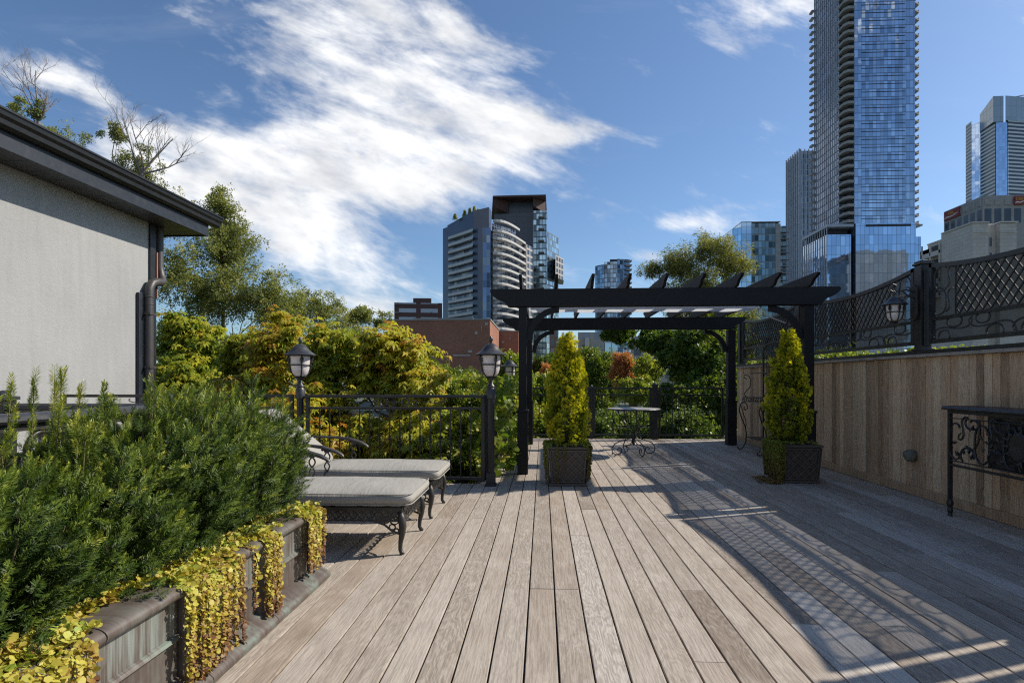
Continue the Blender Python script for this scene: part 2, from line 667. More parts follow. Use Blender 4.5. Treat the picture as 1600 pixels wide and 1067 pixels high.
M_SOIL = simple('planting_soil', (0.02, 0.015, 0.01), (0.05, 0.038, 0.028), 1.0, 40, 0.8)
M_BARK = simple('bark', (0.07, 0.055, 0.042), (0.15, 0.125, 0.10), 0.9, 18, 0.6)
M_TWIG = simple('bare_twigs', (0.16, 0.13, 0.11), (0.25, 0.21, 0.18), 0.9, 18, 0.3)
M_GREENSTEM = simple('yew_stem', (0.10, 0.085, 0.04), (0.16, 0.12, 0.06), 0.8, 30, 0.3)
M_GROUND = simple('park_ground', (0.05, 0.07, 0.03), (0.10, 0.10, 0.07), 0.95, 0.06, 0.3)
M_STREET = simple('asphalt', (0.045, 0.045, 0.047), (0.06, 0.06, 0.06), 0.9, 0.8, 0.2)
M_SHADE = simple('white_shade_cloth', (0.68, 0.70, 0.74), (0.78, 0.80, 0.84), 0.8, 3, 0.1)
def cloth_mat():
    m, T, out = new_mat('white_shade_fabric')
    c = T.ramp(T.noise(geoco(T), 3, 4), [(0.3, (0.70, 0.72, 0.76)), (0.7, (0.80, 0.82, 0.85))])
    d = T.new('ShaderNodeBsdfDiffuse'); T.put(d.inputs[0], c)
    t = T.new('ShaderNodeBsdfTranslucent'); T.put(t.inputs[0], c)
    mx = T.new('ShaderNodeMixShader'); mx.inputs[0].default_value = 0.5
    T.t.links.new(d.outputs[0], mx.inputs[1]); T.t.links.new(t.outputs[0], mx.inputs[2]); T.t.links.new(mx.outputs[0], out.inputs[0])
    return m


M_CLOTH = cloth_mat()
M_CORD = simple('white_cord', (0.6, 0.6, 0.6), None, 0.7)
def stone_mat():
    m, T, out = new_mat('jointed_limestone')
    uv = T.new('ShaderNodeUVMap', uv_map='UVMap').outputs[0]
    b = T.new('ShaderNodeTexBrick')
    T.put(b.inputs['Vector'], uv)
    b.inputs['Scale'].default_value = 1.0
    b.inputs['Brick Width'].default_value = 1.5
    b.inputs['Row Height'].default_value = 0.75
    b.inputs['Mortar Size'].default_value = 0.03
    b.inputs['Color1'].default_value = (0.56, 0.52, 0.475, 1)
    b.inputs['Color2'].default_value = (0.50, 0.465, 0.42, 1)
    b.inputs['Mortar'].default_value = (0.36, 0.33, 0.30, 1)
    n = T.noise(uv, 0.2, 6, 0.65)
    c = T.mix(T.m('MULTIPLY', T.smooth(n, 0.4, 0.7), 0.4), b.outputs[0], T.mix(1.0, b.outputs[0], (0.78, 0.75, 0.72, 1), 'MULTIPLY'))
    pbsdf(T, out, c, 0.9, spec=0.2)
    return m


M_JOINTED = stone_mat()
M_STONE = simple('green_grey_stone', (0.10, 0.105, 0.085), (0.17, 0.17, 0.14), 0.85, 40, 0.6)
M_TABLETOP = simple('stone_mosaic_top', (0.22, 0.20, 0.17), (0.40, 0.37, 0.33), 0.35, 14, 0.05)
M_CAPWOOD = simple('grey_timber_cap', (0.26, 0.22, 0.18), (0.42, 0.37, 0.31), 0.75, 7, 0.2)
M_COPPERSTRIP = simple('bright_copper_strip', (0.42, 0.16, 0.09), (0.32, 0.12, 0.07), 0.5, 5)


def glass_frost():
    m, T, out = new_mat('frosted_lamp_glass')
    n = T.noise(objco(T), 16, 4, 0.6)
    c = T.ramp(n, [(0.3, (0.62, 0.55, 0.53)), (0.7, (0.80, 0.74, 0.71))])
    p = pbsdf(T, out, c, 0.22, 0, 0.6, bump=n, bstr=0.1)
    p.inputs['Subsurface Weight'].default_value = 0.25
    p.inputs['Subsurface Radius'].default_value = (0.05, 0.05, 0.05)
    return m


M_FROST = glass_frost()


def screen_mat():
    m, T, out = new_mat('olive_privacy_mesh')
    co = geoco(T)
    d = T.new('ShaderNodeBsdfDiffuse')
    T.put(d.inputs[0], T.ramp(T.noise(co, 3, 4), [(0.3, (0.038, 0.036, 0.026)), (0.7, (0.062, 0.06, 0.045))]))
    t = T.new('ShaderNodeBsdfTransparent')
    mx = T.new('ShaderNodeMixShader')
    mx.inputs[0].default_value = 0.74
    T.t.links.new(t.outputs[0], mx.inputs[1])
    T.t.links.new(d.outputs[0], mx.inputs[2])
    T.t.links.new(mx.outputs[0], out.inputs[0])
    return m


M_SCREEN = screen_mat()


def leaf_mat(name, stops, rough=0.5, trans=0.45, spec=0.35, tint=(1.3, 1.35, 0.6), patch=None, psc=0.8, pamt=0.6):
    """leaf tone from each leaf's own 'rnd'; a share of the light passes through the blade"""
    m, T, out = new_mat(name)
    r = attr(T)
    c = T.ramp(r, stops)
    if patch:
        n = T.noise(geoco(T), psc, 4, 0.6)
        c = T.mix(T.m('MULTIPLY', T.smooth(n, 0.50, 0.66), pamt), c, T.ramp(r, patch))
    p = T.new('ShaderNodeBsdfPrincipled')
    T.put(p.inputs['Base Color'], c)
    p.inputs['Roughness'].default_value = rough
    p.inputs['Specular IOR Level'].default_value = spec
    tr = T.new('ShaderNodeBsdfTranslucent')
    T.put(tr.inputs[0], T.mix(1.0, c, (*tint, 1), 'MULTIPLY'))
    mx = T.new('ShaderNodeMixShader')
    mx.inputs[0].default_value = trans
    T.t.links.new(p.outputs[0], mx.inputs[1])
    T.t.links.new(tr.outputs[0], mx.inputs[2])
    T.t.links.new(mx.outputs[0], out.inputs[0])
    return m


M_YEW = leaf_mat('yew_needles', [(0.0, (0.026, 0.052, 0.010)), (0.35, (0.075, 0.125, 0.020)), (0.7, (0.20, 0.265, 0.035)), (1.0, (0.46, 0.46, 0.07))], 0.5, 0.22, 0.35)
M_JENNY = leaf_mat('golden_creeper_leaves', [(0.0, (0.16, 0.07, 0.03)), (0.25, (0.38, 0.24, 0.05)), (0.5, (0.48, 0.40, 0.06)), (0.8, (0.58, 0.53, 0.10)), (1.0, (0.30, 0.38, 0.05))], 0.5, 0.25)
M_JENNY_SH = leaf_mat('olive_creeper_leaves', [(0.0, (0.13, 0.07, 0.03)), (0.3, (0.19, 0.17, 0.035)), (0.7, (0.22, 0.24, 0.04)), (1.0, (0.12, 0.20, 0.03))], 0.5, 0.25)
M_DRY = leaf_mat('dry_brown_leaves', [(0.0, (0.08, 0.045, 0.025)), (0.6, (0.20, 0.12, 0.05)), (1.0, (0.28, 0.22, 0.06))], 0.7, 0.1)
M_THUJA = leaf_mat('golden_cypress_sprays', [(0.0, (0.07, 0.10, 0.012)), (0.35, (0.22, 0.26, 0.016)), (0.65, (0.48, 0.46, 0.022)), (1.0, (0.74, 0.62, 0.04))], 0.65, 0.38)
M_SUMAC = leaf_mat('yellow_green_sumac_leaves', [(0.0, (0.09, 0.14, 0.02)), (0.3, (0.20, 0.26, 0.03)), (0.55, (0.38, 0.39, 0.035)), (0.8, (0.56, 0.49, 0.05)), (0.93, (0.62, 0.46, 0.06)), (1.0, (0.42, 0.17, 0.03))], 0.45, 0.45,
                   patch=[(0.0, (0.10, 0.17, 0.02)), (0.6, (0.24, 0.31, 0.03)), (1.0, (0.42, 0.42, 0.05))], psc=0.9)
M_SUMAC_R = leaf_mat('rusty_sumac_leaves', [(0.0, (0.12, 0.17, 0.02)), (0.35, (0.30, 0.33, 0.03)), (0.6, (0.50, 0.46, 0.04)), (0.78, (0.50, 0.29, 0.04)), (0.9, (0.36, 0.14, 0.03)), (1.0, (0.60, 0.46, 0.05))], 0.45, 0.45,
                     patch=[(0.0, (0.12, 0.17, 0.02)), (0.5, (0.27, 0.32, 0.03)), (1.0, (0.50, 0.45, 0.05))], psc=1.0, pamt=0.9)
M_SHRUB = leaf_mat('bright_shrub_leaves', [(0.0, (0.075, 0.13, 0.02)), (0.5, (0.18, 0.25, 0.035)), (0.85, (0.31, 0.33, 0.045)), (1.0, (0.46, 0.40, 0.06))], 0.45, 0.45)
M_ASH = leaf_mat('grey_green_ash_leaves', [(0.0, (0.09, 0.115, 0.04)), (0.5, (0.19, 0.215, 0.075)), (0.85, (0.31, 0.31, 0.10)), (1.0, (0.44, 0.38, 0.09))], 0.5, 0.45)
M_MAPLE = leaf_mat('dark_green_broad_leaves', [(0.0, (0.04, 0.072, 0.016)), (0.5, (0.085, 0.135, 0.025)), (0.85, (0.16, 0.21, 0.032)), (1.0, (0.28, 0.29, 0.05))], 0.42, 0.45)
M_WILLOW = leaf_mat('olive_willow_leaves', [(0.0, (0.09, 0.105, 0.03)), (0.5, (0.18, 0.19, 0.055)), (0.85, (0.28, 0.27, 0.08)), (1.0, (0.38, 0.33, 0.10))], 0.5, 0.45)
M_ORANGE = leaf_mat('orange_autumn_leaves', [(0.0, (0.24, 0.11, 0.05)), (0.5, (0.50, 0.19, 0.08)), (0.85, (0.60, 0.28, 0.12)), (1.0, (0.42, 0.34, 0.08))], 0.5, 0.45)


# facades: UV is in metres (run along the wall, height)
def facade(name, pw, fh, glass, frame, fw=0.12, sill=0.0, sillc=None, var=0.35, rough=0.08, metal=0.85,
           tilt=0.0, slab=0.0, slabc=(0.3, 0.3, 0.3), warm=0.0, spec=0.6, groups=0, zoff=0.0, duo=None):
    m, T, out = new_mat(name)
    uv = T.new('ShaderNodeUVMap', uv_map='UVMap').outputs[0]
    u, v, _ = T.sep(uv)
    v = T.m('ADD', v, zoff)
    cu = T.m('DIVIDE', u, pw)
    cv = T.m('DIVIDE', v, fh)
    fu, fv = T.m('FRACT', cu), T.m('FRACT', cv)
    iu, iv = T.m('FLOOR', cu), T.m('FLOOR', cv)
    wn = T.new('ShaderNodeTexWhiteNoise', noise_dimensions='3D')
    T.put(wn.inputs['Vector'], T.xyz(iu, iv, 3.3))
    rv = wn.outputs['Value']
    k = T.m('ADD', 1.0 - var, T.m('MULTIPLY', rv, 2 * var))
    gv = T.new('ShaderNodeVectorMath', operation='SCALE')
    gbase = glass
    if duo:
        wn2 = T.new('ShaderNodeTexWhiteNoise', noise_dimensions='2D')
        T.put(wn2.inputs['Vector'], T.xyz(iu, iv, 0))
        gbase = T.mix(T.m('GREATER_THAN', wn2.outputs['Value'], 0.72), glass, duo)
    T.put(gv.inputs[0], gbase)
    T.put(gv.inputs['Scale'], k)
    c = gv.outputs[0]
    isg = 1.0
    if sill > 0:
        sm = T.m('LESS_THAN', fv, sill / fh)
        c = T.mix(sm, c, sillc or frame)
        nonglass = sm
    else:
        nonglass = T.m('LESS_THAN', fv, -1.0)
    ml = T.m('LESS_THAN', fu, fw / pw)
    mh = T.m('LESS_THAN', fv, fw / fh)
    fr = T.m('MAXIMUM', ml, mh)
    c = T.mix(fr, c, frame)
    nonglass = T.m('MAXIMUM', nonglass, fr)
    if slab > 0:
        sb = T.m('GREATER_THAN', fv, 1 - slab / fh)
        c = T.mix(sb, c, slabc)
        nonglass = T.m('MAXIMUM', nonglass, sb)
    g = T.m('SUBTRACT', 1.0, nonglass)
    p = T.new('ShaderNodeBsdfPrincipled')
    T.put(p.inputs['Base Color'], c)
    T.put(p.inputs['Metallic'], T.m('MULTIPLY', g, metal))
    T.put(p.inputs['Roughness'], T.m('ADD', T.m('MULTIPLY', nonglass, 0.5), rough))
    p.inputs['Specular IOR Level'].default_value = spec
    if tilt > 0:
        geo = T.new('ShaderNodeNewGeometry').outputs['Normal']
        wc = T.vm('SUBTRACT', wn.outputs['Color'], (0.5, 0.5, 0.5))
        sc = T.new('ShaderNodeVectorMath', operation='SCALE')
        T.put(sc.inputs[0], wc)
        T.put(sc.inputs['Scale'], T.m('MULTIPLY', g, tilt))
        wav = T.noise(T.xyz(u, v, 0), 0.25, 2, 0.5, 0, 1)
        sc2 = T.new('ShaderNodeVectorMath', operation='SCALE')
        T.put(sc2.inputs[0], T.vm('SUBTRACT', wav, (0.5, 0.5, 0.5)))
        T.put(sc2.inputs['Scale'], tilt * 1.5)
        nrm = T.vm('NORMALIZE', T.vm('ADD', T.vm('ADD', geo, sc.outputs[0]), sc2.outputs[0]))
        T.t.links.new(nrm, p.inputs['Normal'])
    T.t.links.new(p.outputs[0], out.inputs[0])
    return m


def brick_mat(name, c1, c2, mortar, sc=1.0):
    m, T, out = new_mat(name)
    uv = T.new('ShaderNodeUVMap', uv_map='UVMap').outputs[0]
    b = T.new('ShaderNodeTexBrick')
    T.put(b.inputs['Vector'], uv)
    b.inputs['Scale'].default_value = 1.0
    b.inputs['Brick Width'].default_value = 0.21 * sc
    b.inputs['Row Height'].default_value = 0.072 * sc
    b.inputs['Mortar Size'].default_value = 0.006 * sc
    b.inputs['Color1'].default_value = (*c1, 1)
    b.inputs['Color2'].default_value = (*c2, 1)
    b.inputs['Mortar'].default_value = (*mortar, 1)
    u, v, _ = T.sep(uv)
    n = T.noise(uv, 0.35, 6, 0.65)
    n2 = T.noise(T.xyz(T.m('MULTIPLY', u, 0.6), T.m('MULTIPLY', v, 4), 0), 0.6, 4, 0.6)
    c = T.mix(T.m('MULTIPLY', T.smooth(n, 0.4, 0.7), 0.45), b.outputs[0], T.mix(1.0, b.outputs[0], (0.62, 0.58, 0.55, 1), 'MULTIPLY'))
    c = T.mix(T.m('MULTIPLY', T.smooth(n2, 0.5, 0.75), 0.3), c, T.mix(1.0, c, (1.25, 1.2, 1.15, 1), 'MULTIPLY'))
    pbsdf(T, out, c, 0.9, spec=0.2)
    return m


M_BRICK = brick_mat('red_brick', (0.36, 0.145, 0.085), (0.28, 0.11, 0.065), (0.34, 0.26, 0.21))
M_CONC = simple('pale_concrete', (0.36, 0.34, 0.31), (0.46, 0.44, 0.41), 0.85, 0.6, 0.1, 0.25)
M_CONC_D = simple('grey_concrete', (0.27, 0.26, 0.25), (0.36, 0.35, 0.335), 0.85, 0.5, 0.1, 0.25)
M_LIMESTONE = simple('cream_limestone', (0.48, 0.44, 0.40), (0.60, 0.56, 0.51), 0.85, 0.3, 0.1, 0.25)
M_ROOFING = simple('grey_roofing', (0.15, 0.145, 0.14), (0.22, 0.21, 0.20), 0.9, 0.4, 0.1, 0.2)
M_DARKWIN = simple('dark_window_glass', (0.02, 0.025, 0.035), (0.045, 0.05, 0.065), 0.12, 0.3, 0.0, 0.7)
M_DARK = simple('dark_recess', (0.02, 0.02, 0.024), (0.03, 0.03, 0.034), 0.6, 0.5)
M_SLATE = simple('slate_blue_cladding', (0.045, 0.060, 0.095), (0.075, 0.09, 0.125), 0.25, 0.12, 0.05, 0.6, 0.3)
M_RUST = simple('rust_brown_soffit', (0.075, 0.035, 0.028), (0.10, 0.048, 0.038), 0.7, 0.5)
M_GUARD = simple('pale_balcony_guard', (0.45, 0.44, 0.42), (0.56, 0.55, 0.52), 0.5, 0.3, 0.0, 0.4)
M_FIN = simple('silver_fin', (0.34, 0.37, 0.42), (0.42, 0.45, 0.50), 0.4, 0.5, 0, 0.5)
M_MAROON = simple('maroon_sign', (0.20, 0.02, 0.02), (0.24, 0.03, 0.03), 0.5, 1)
M_GOLD = simple('gold_letters', (0.62, 0.36, 0.05), None, 0.5, 1)
M_WHITE = simple('white_sign_paint', (0.75, 0.72, 0.70), None, 0.5, 1)

# ================================================================== SETTING
g = MB()
g.box(-2500, 2500, -600, 5000, -10.4, -10.0)
tag(g.build('ground', M_GROUND), kind='structure')
g = MB()
g.box(-200, 300, 30, 42, -9.99, -9.985)
tag(g.build('road', M_STREET), kind='structure')

DECK_L, DECK_R, DECK_N, DECK_M, DECK_F = -5.85, 3.95, -3.0, 6.78, 12.15


def build_deck():
    rng = random.Random(5)
    mb = MB()
    x = 0.068 - 0.146 * 41
    joints_fixed = {0: [3.38], -2: [3.38], 1: [4.55], 5: [3.40, 9.2], 8: [2.96, 7.6], 9: [3.42], -6: [5.9], -4: [8.4, 1.4]}
    k = -41
    while x < DECK_R:
        xa, xb = x + 0.0045, x + 0.146 - 0.0045
        far = DECK_F if x > -0.80 else DECK_M
        if xb > DECK_R:
            xb = DECK_R
        if xa > DECK_L and xb - xa > 0.02:
            js = joints_fixed.get(k)
            if js is None:
                js = []
                y = DECK_N + rng.choice([1.7, 2.5, 3.4, 4.2, 5.1])
                while y < far:
                    js.append(y)
                    y += rng.choice([3.8, 4.2, 4.6, 5.0])
                js = [3.38 + 0.42 * round((j - 3.38) / 0.42) for j in js]
            ys = [DECK_N] + sorted(j for j in js if DECK_N < j < far - 0.3) + [far]
            for a, b in zip(ys[:-1], ys[1:]):
                mb.rnd = rng.random()
                dz = rng.uniform(-0.0012, 0.0012)
                mb.box(xa, xb, a + 0.0015, b - 0.0015, -0.028 + dz, 0.0 + dz)
        x += 0.146
        k += 1
    tag(mb.build('deck', M_DECK, bevel=0.0022), kind='structure')
    mb = MB()
    mb.box(DECK_L, DECK_R, DECK_N, DECK_M, -0.30, -0.032)
    mb.box(-0.80, DECK_R, DECK_M + 0.002, DECK_F, -0.30, -0.032)
    mb.box(DECK_L + 0.3, DECK_R - 0.3, DECK_N, DECK_M - 0.4, -10, -0.31)
    mb.box(-0.5, DECK_R - 0.3, DECK_M - 0.39, DECK_F - 0.3, -10, -0.31)
    tag(mb.build('deck_base', M_DARK), kind='structure')


build_deck()

# ================================================================== RIGHT WALL
WX = 3.95
WALL_E = 11.95


def build_wall():
    rng = random.Random(3)
    t = empty('timber_wall', 'low wall of vertical weathered timber boards along the shaded right side of the deck', 'wall', (WX, 0, 0))
    mb = MB()
    y = -1.2
    while y < WALL_E:
        w = rng.choice([0.092, 0.092, 0.115, 0.075, 0.14, 0.10])
        mb.rnd = rng.random()
        off = rng.uniform(0, 0.007)
        mb.box(off, 0.022 + off, y + 0.0025, min(y + w, WALL_E) - 0.0025, 0.075, 1.455)
        y += w
    mb.build('board_cladding', M_FENCEWOOD, t, bevel=0.002)
    mb = MB(); mb.box(0.031, 0.20, -1.2, WALL_E, 0.0, 1.44)
    mb.build('wall_core', M_DARK, t)
    mb = MB(); mb.box(-0.045, 0.16, -1.2, WALL_E + 0.03, 1.458, 1.49)
    mb.build('cap_board', M_CAPWOOD, t, bevel=0.004)
    mb = MB(); mb.box(-0.012, 0.12, -1.2, WALL_E + 0.01, 1.493, 1.53)
    mb.build('metal_flashing', M_IRON, t)
    mb = MB(); mb.rnd = 0.37; mb.box(-0.028, -0.001, -1.2, WALL_E, 0.004, 0.095)
    mb.build('baseboard', M_FENCEWOOD, t, bevel=0.003)


build_wall()


def spiral_pts(c, r0, r1, a0, turns, n=22):
    out = []
    for i in range(n + 1):
        t = i / n
        r = r0 + (r1 - r0) * t
        a = a0 + turns * 2 * PI * t
        out.append((c[0] + r * math.cos(a), c[1] + r * math.sin(a)))
    return out


def s_scroll(L, H, curl=0.9, flip=1, sgn=-1, n=44):
    """wrought scroll in 2D lying along +x from 0..L, with both ends curled in (sgn -1: S, +1: C)"""
    pts = []
    h, x, y = 0.0, 0.0, 0.0
    P = [(0, 0)]
    hd = 0.0
    N = n
    for i in range(N):
        t = (i + 0.5) / N
        k = 17 * math.exp(-t * 8.5) * 1.0 + sgn * 17 * math.exp(-(1 - t) * 8.5)
        k += 2.2 * (1 if t < 0.5 else sgn) * math.sin(PI * min(t, 1 - t) * 2) ** 2
        hd -= k * curl / N * 1.25
        x += math.cos(hd) / N
        y += math.sin(hd) / N
        P.append((x, y))
    A = np.array(P)
    m = A[int(N * 0.22)], A[int(N * 0.78)]
    ang = math.atan2(m[1][1] - m[0][1], m[1][0] - m[0][0])
    c, s = math.cos(-ang), math.sin(-ang)
    A = (A - A.mean(0)) @ np.array([[c, s], [-s, c]])
    A -= (A.max(0) + A.min(0)) / 2
    ext = A.max(0) - A.min(0)
    A = A / ext * np.array([L, H])
    A[:, 1] *= flip
    A[:, 0] += L / 2
    return A


def fence_panel(y0, y1, label):
    """ornamental screen panel standing on the timber wall; x=0 is its plane"""
    L = y1 - y0
    t = empty('screen_panel', label, 'fence panel', (WX + 0.055, y0, 0), group='iron screen panels on top of the timber wall')
    zb, zm = 1.615, 1.845

    def top(y):
        q = abs(2 * y / L - 1)
        return 2.30 + 0.105 * q ** 2.1
    fr = MB()
    n = 18
    for i in range(n):
        a, b = L * i / n, L * (i + 1) / n
        za, zc = top(a), top(b)
        base = len(fr.v)
        for (yy, zz) in ((a, za), (b, zc)):
            for (dx, dz_) in ((-.021, -.022), (.021, -.022), (.021, .022), (-.021, .022)):
                fr.v.append((dx, yy, zz + dz_))
        for k in range(4):
            k2 = (k + 1) % 4
            fr.face((base + k, base + k2, base + 4 + k2, base + 4 + k))
    fr.box(-.021, .021, 0, .042, zb - .021, top(0) + .02)
    fr.box(-.021, .021, L - .042, L, zb - .021, top(L) + .02)
    fr.box(-.019, .019, .042, L - .042, zb - .02, zb + .02)
    fr.box(-.019, .019, .042, L - .042, zm - .016, zm + .016)
    fr.build('frame', M_IRON, t)
    # diamond lattice
    la = MB()
    sp = 0.098
    a0, a1 = 0.36, L - 0.36
    zlo, zhi = zm + .014, 2.42
    for sgn in (1, -1):
        c = -2.0
        while c < L + 2:
            # line y = c + sgn*(z - zlo)*0.9
            seg = []
            for i in range(25):
                z = zlo + (zhi - zlo) * i / 24
                y = c + sgn * (z - zlo) * 0.85
                if a0 <= y <= a1 and z <= top(y) - .01:
                    seg.append((sgn * .006, y, z))
            if len(seg) >= 2:
                p, q = Vector(seg[0]), Vector(seg[-1])
                la.tube([p, q], 0.0095, 4, flat=0.7)
            c += sp
    for yy in (a0, a1):
        la.tube([(0, yy, zlo), (0, yy, top(yy) - .02)], .007, 4)
    la.build('lattice', M_IRON, t)
    # scrollwork
    sc = MB()

    def put(A, oy, oz, rot=0.0, r=.0085):
        c, s = math.cos(rot), math.sin(rot)
        sc.tube([(-.002, oy + p[0] * c - p[1] * s, oz + p[0] * s + p[1] * c) for p in A], r, 5)
    nseg = 5
    w = (L - .1) / nseg
    for i in range(nseg):
        A = s_scroll(w * 1.06, 0.165, 0.95, 1 if i % 2 else -1, -1)
        put(A, .05 + w * i - w * .03, (zb + zm) / 2)
        cy = .05 + w * (i + 0.5)
        f = 1 if i % 2 else -1
        B = s_scroll(.20, .085, 1.0, f, 1)
        put(B, cy - .14, (zb + zm) / 2 - f * .055)
        put(s_scroll(.16, .08, 1.0, -f, 1), cy + .02, (zb + zm) / 2 + f * .055)
    for (ya, f) in ((.05, 1), (L - .05, -1)):
        for j, (zz, hh) in enumerate(((1.88, .27), (2.12, .24))):
            A = s_scroll(hh, .17, 1.0, f if j else -f, 1)
            put(A, ya + f * .10, zz, PI / 2)
            A = s_scroll(hh * .8, .12, 1.0, -f, -1)
            put(A, ya + f * .22, zz + .03, PI / 2)
    sc.build('scrollwork', M_IRON_WORN, t)
    ms = MB()
    b = len(ms.v)
    for i in range(n + 1):
        y = L * i / n
        ms.v += [(.028, y, zb), (.028, y, top(y))]
    for i in range(n):
        ms.face((b + 2 * i, b + 2 * i + 2, b + 2 * i + 3, b + 2 * i + 1))
    ms.build('privacy_mesh', M_SCREEN, t)
    return t


POSTS = [0.55, 3.42, 6.30, 9.18, 11.86]
PL = ['iron screen panel nearest the camera, mostly beyond the right edge of the photo',
      'iron lattice screen panel above the console table, right of the wall lantern',
      'iron lattice screen panel between the wall lantern and the pergola post',
      'farthest iron lattice screen panel, behind the plant rack under the pergola']
for i in range(4):
    fence_panel(POSTS[i] + .125, POSTS[i + 1] - .125, PL[i])
FPL = [None, 'iron fence post nearest the camera, at the right end of the wall',
       'thick capped iron fence post carrying the wall lantern',
       'iron fence post on the timber wall just behind the tall right pergola post',
       'iron fence post at the far end of the timber wall']
for i in (1, 2, 3, 4):
    y = POSTS[i]
    t = empty('fence_post', FPL[i], 'fence post', (WX + .055, y, 1.53), group='posts between the iron screen panels')
    mb = MB(); mb.box(-.055, .055, -.055, .055, 0, .90)
    mb.box(-.03, .03, -.075, -.056, .05, .84)
    mb.build('post', M_IRON, t, bevel=.004)
    mb = MB(); mb.box(-.07, .07, -.07, .07, .901, .925); mb.box(-.058, .058, -.058, .058, .926, .945)
    mb.build('cap', M_IRON, t, bevel=.006)
    mb = MB(); mb.box(-.075, .075, -.075, .075, .001, .02)
    mb.build('base_plate', M_IRON, t, bevel=.003)


# ------------------------------------------------------------------ lantern head used on the lamp posts
def lantern_parts(t, z, s=1.0, hang=False, x=0.0, y=0.0, sides=4):
    c = (x, y, z)
    gl = MB()
    gl.lathe([(.018 * s, .0), (.050 * s, .012 * s), (.075 * s, .045 * s), (.088 * s, .09 * s), (.093 * s, .15 * s), (.098 * s, .215 * s)], c, 24)
    gl.build('glass', M_FROST, t, smooth=60)
    rf = MB()
    rf.lathe([(.150 * s, .222 * s), (.156 * s, .228 * s), (.128 * s, .248 * s), (.098 * s, .268 * s), (.082 * s, .290 * s), (.058 * s, .318 * s),
              (.030 * s, .336 * s), (.016 * s, .342 * s)], c, 28)
    rf.lathe([(.10 * s, .214 * s), (.135 * s, .2205 * s)], c, 28)
    roof = rf.build('roof', M_IRON_WORN, t, smooth=40)
    fn = MB()
    fn.lathe([(.012 * s, .342 * s), (.012 * s, .352 * s), (.021 * s, .372 * s), (.017 * s, .392 * s), (.006 * s, .41 * s), (.002 * s, .418 * s)], c, 12)
    f = fn.build('finial', M_IRON_WORN, roof, smooth=True)
    cg = MB()
    for k in range(sides):
        a = 2 * PI * k / sides + 0.55
        pr = [(.105, .218), (.125, .190), (.108, .150), (.098, .10), (.088, .055), (.058, .018), (.03, 0.0)]
        cg.tube([(x + r * s * math.cos(a), y + r * s * math.sin(a), z + q * s) for r, q in pr], .0075 * s, 5)
        cg.box(x + .108 * s * math.cos(a) - .012 * s, x + .108 * s * math.cos(a) + .012 * s, y + .108 * s * math.sin(a) - .012 * s,
               y + .108 * s * math.sin(a) + .012 * s, z + .155 * s, z + .20 * s)
    ring = [(x + .101 * s * math.cos(2 * PI * i / 24), y + .101 * s * math.sin(2 * PI * i / 24), z + .128 * s) for i in range(24)]
    cg.tube(ring, .0065 * s, 5, close=True)
    cg.lathe([(.034 * s, -.02 * s), (.045 * s, .0), (.062 * s, .012 * s)], c, 16)
    cg.build('cage', M_IRON, t)


def lamp_post(x, y, label, base=True):
    t = empty('lamp_post', label, 'lamp post', (x, y, 0), group='lamp posts with frosted lanterns on the railing')
    mb = MB()
    mb.lathe([(.042, .12), (.042, 1.0)], (0, 0, 0), 8)
    mb.build('post', M_IRON, t)
    mb = MB()
    mb.box(-.062, .062, -.062, .062, .002, .03)
    mb.box(-.052, .052, -.052, .052, .031, .15)
    mb.build('foot', M_IRON, t, bevel=.004)
    mb = MB()
    mb.lathe([(.046, 1.001), (.054, 1.01), (.054, 1.11), (.047, 1.12), (.041, 1.135), (.047, 1.15), (.03, 1.175), (.022, 1.19), (.032, 1.20), (.024, 1.212), (.024, 1.226)], (0, 0, 0), 18)
    mb.build('collar', M_IRON_WORN, t, smooth=40)
    lantern_parts(t, 1.25, 1.17)
    return t


lamp_post(-0.60, 6.66, 'lamp post at the deck corner beside the front pergola post, the tallest lantern in view')
lamp_post(-2.86, 6.66, 'lamp post behind the lounge chairs, leftmost of the lanterns')
lamp_post(-0.70, 12.28, 'small distant lamp post at the far end of the side railing')


# ------------------------------------------------------------------ wall lantern on the fence post
def wall_lantern():
    t = empty('wall_lantern', 'black carriage lantern hanging from a scrolled arm on the iron fence post', 'wall lamp', (WX - .01, 6.30, 1.89))
    mb = MB()
    prof = [(-.05, 0.02), (-.05, .26), (-.035, .32), (0, .345), (.035, .32), (.05, .26), (.05, 0.02), (.03, -.03), (0, -.045), (-.03, -.03)]
    mb.extr(prof, 'x', -.035, -.012)
    mb.build('back_plate', M_IRON, t, bevel=.005)
    mb = MB()
    mb.tube([(-.036, 0, .26), (-.10, 0, .285), (-.17, 0, .275), (-.235, 0, .262), (-.27, 0, .285), (-.268, 0, .325), (-.24, 0, .345), (-.21, 0, .335), (-.205, 0, .31)], .0085, 6)
    mb.tube([(-.036, 0, .20), (-.08, 0, .215), (-.12, 0, .25), (-.15, 0, .276)], .007, 6)
    mb.tube([(-.06, 0, .275), (-.07, 0, .305), (-.095, 0, .315), (-.11, 0, .298)], .006, 6)
    mb.tube([(-.225, 0, .262), (-.225, 0, .235)], .009, 6)
    mb.build('bracket_arm', M_IRON_WORN, t)
    lantern_parts(t, -.055, .80, x=-.225, sides=6)
    return t


wall_lantern()


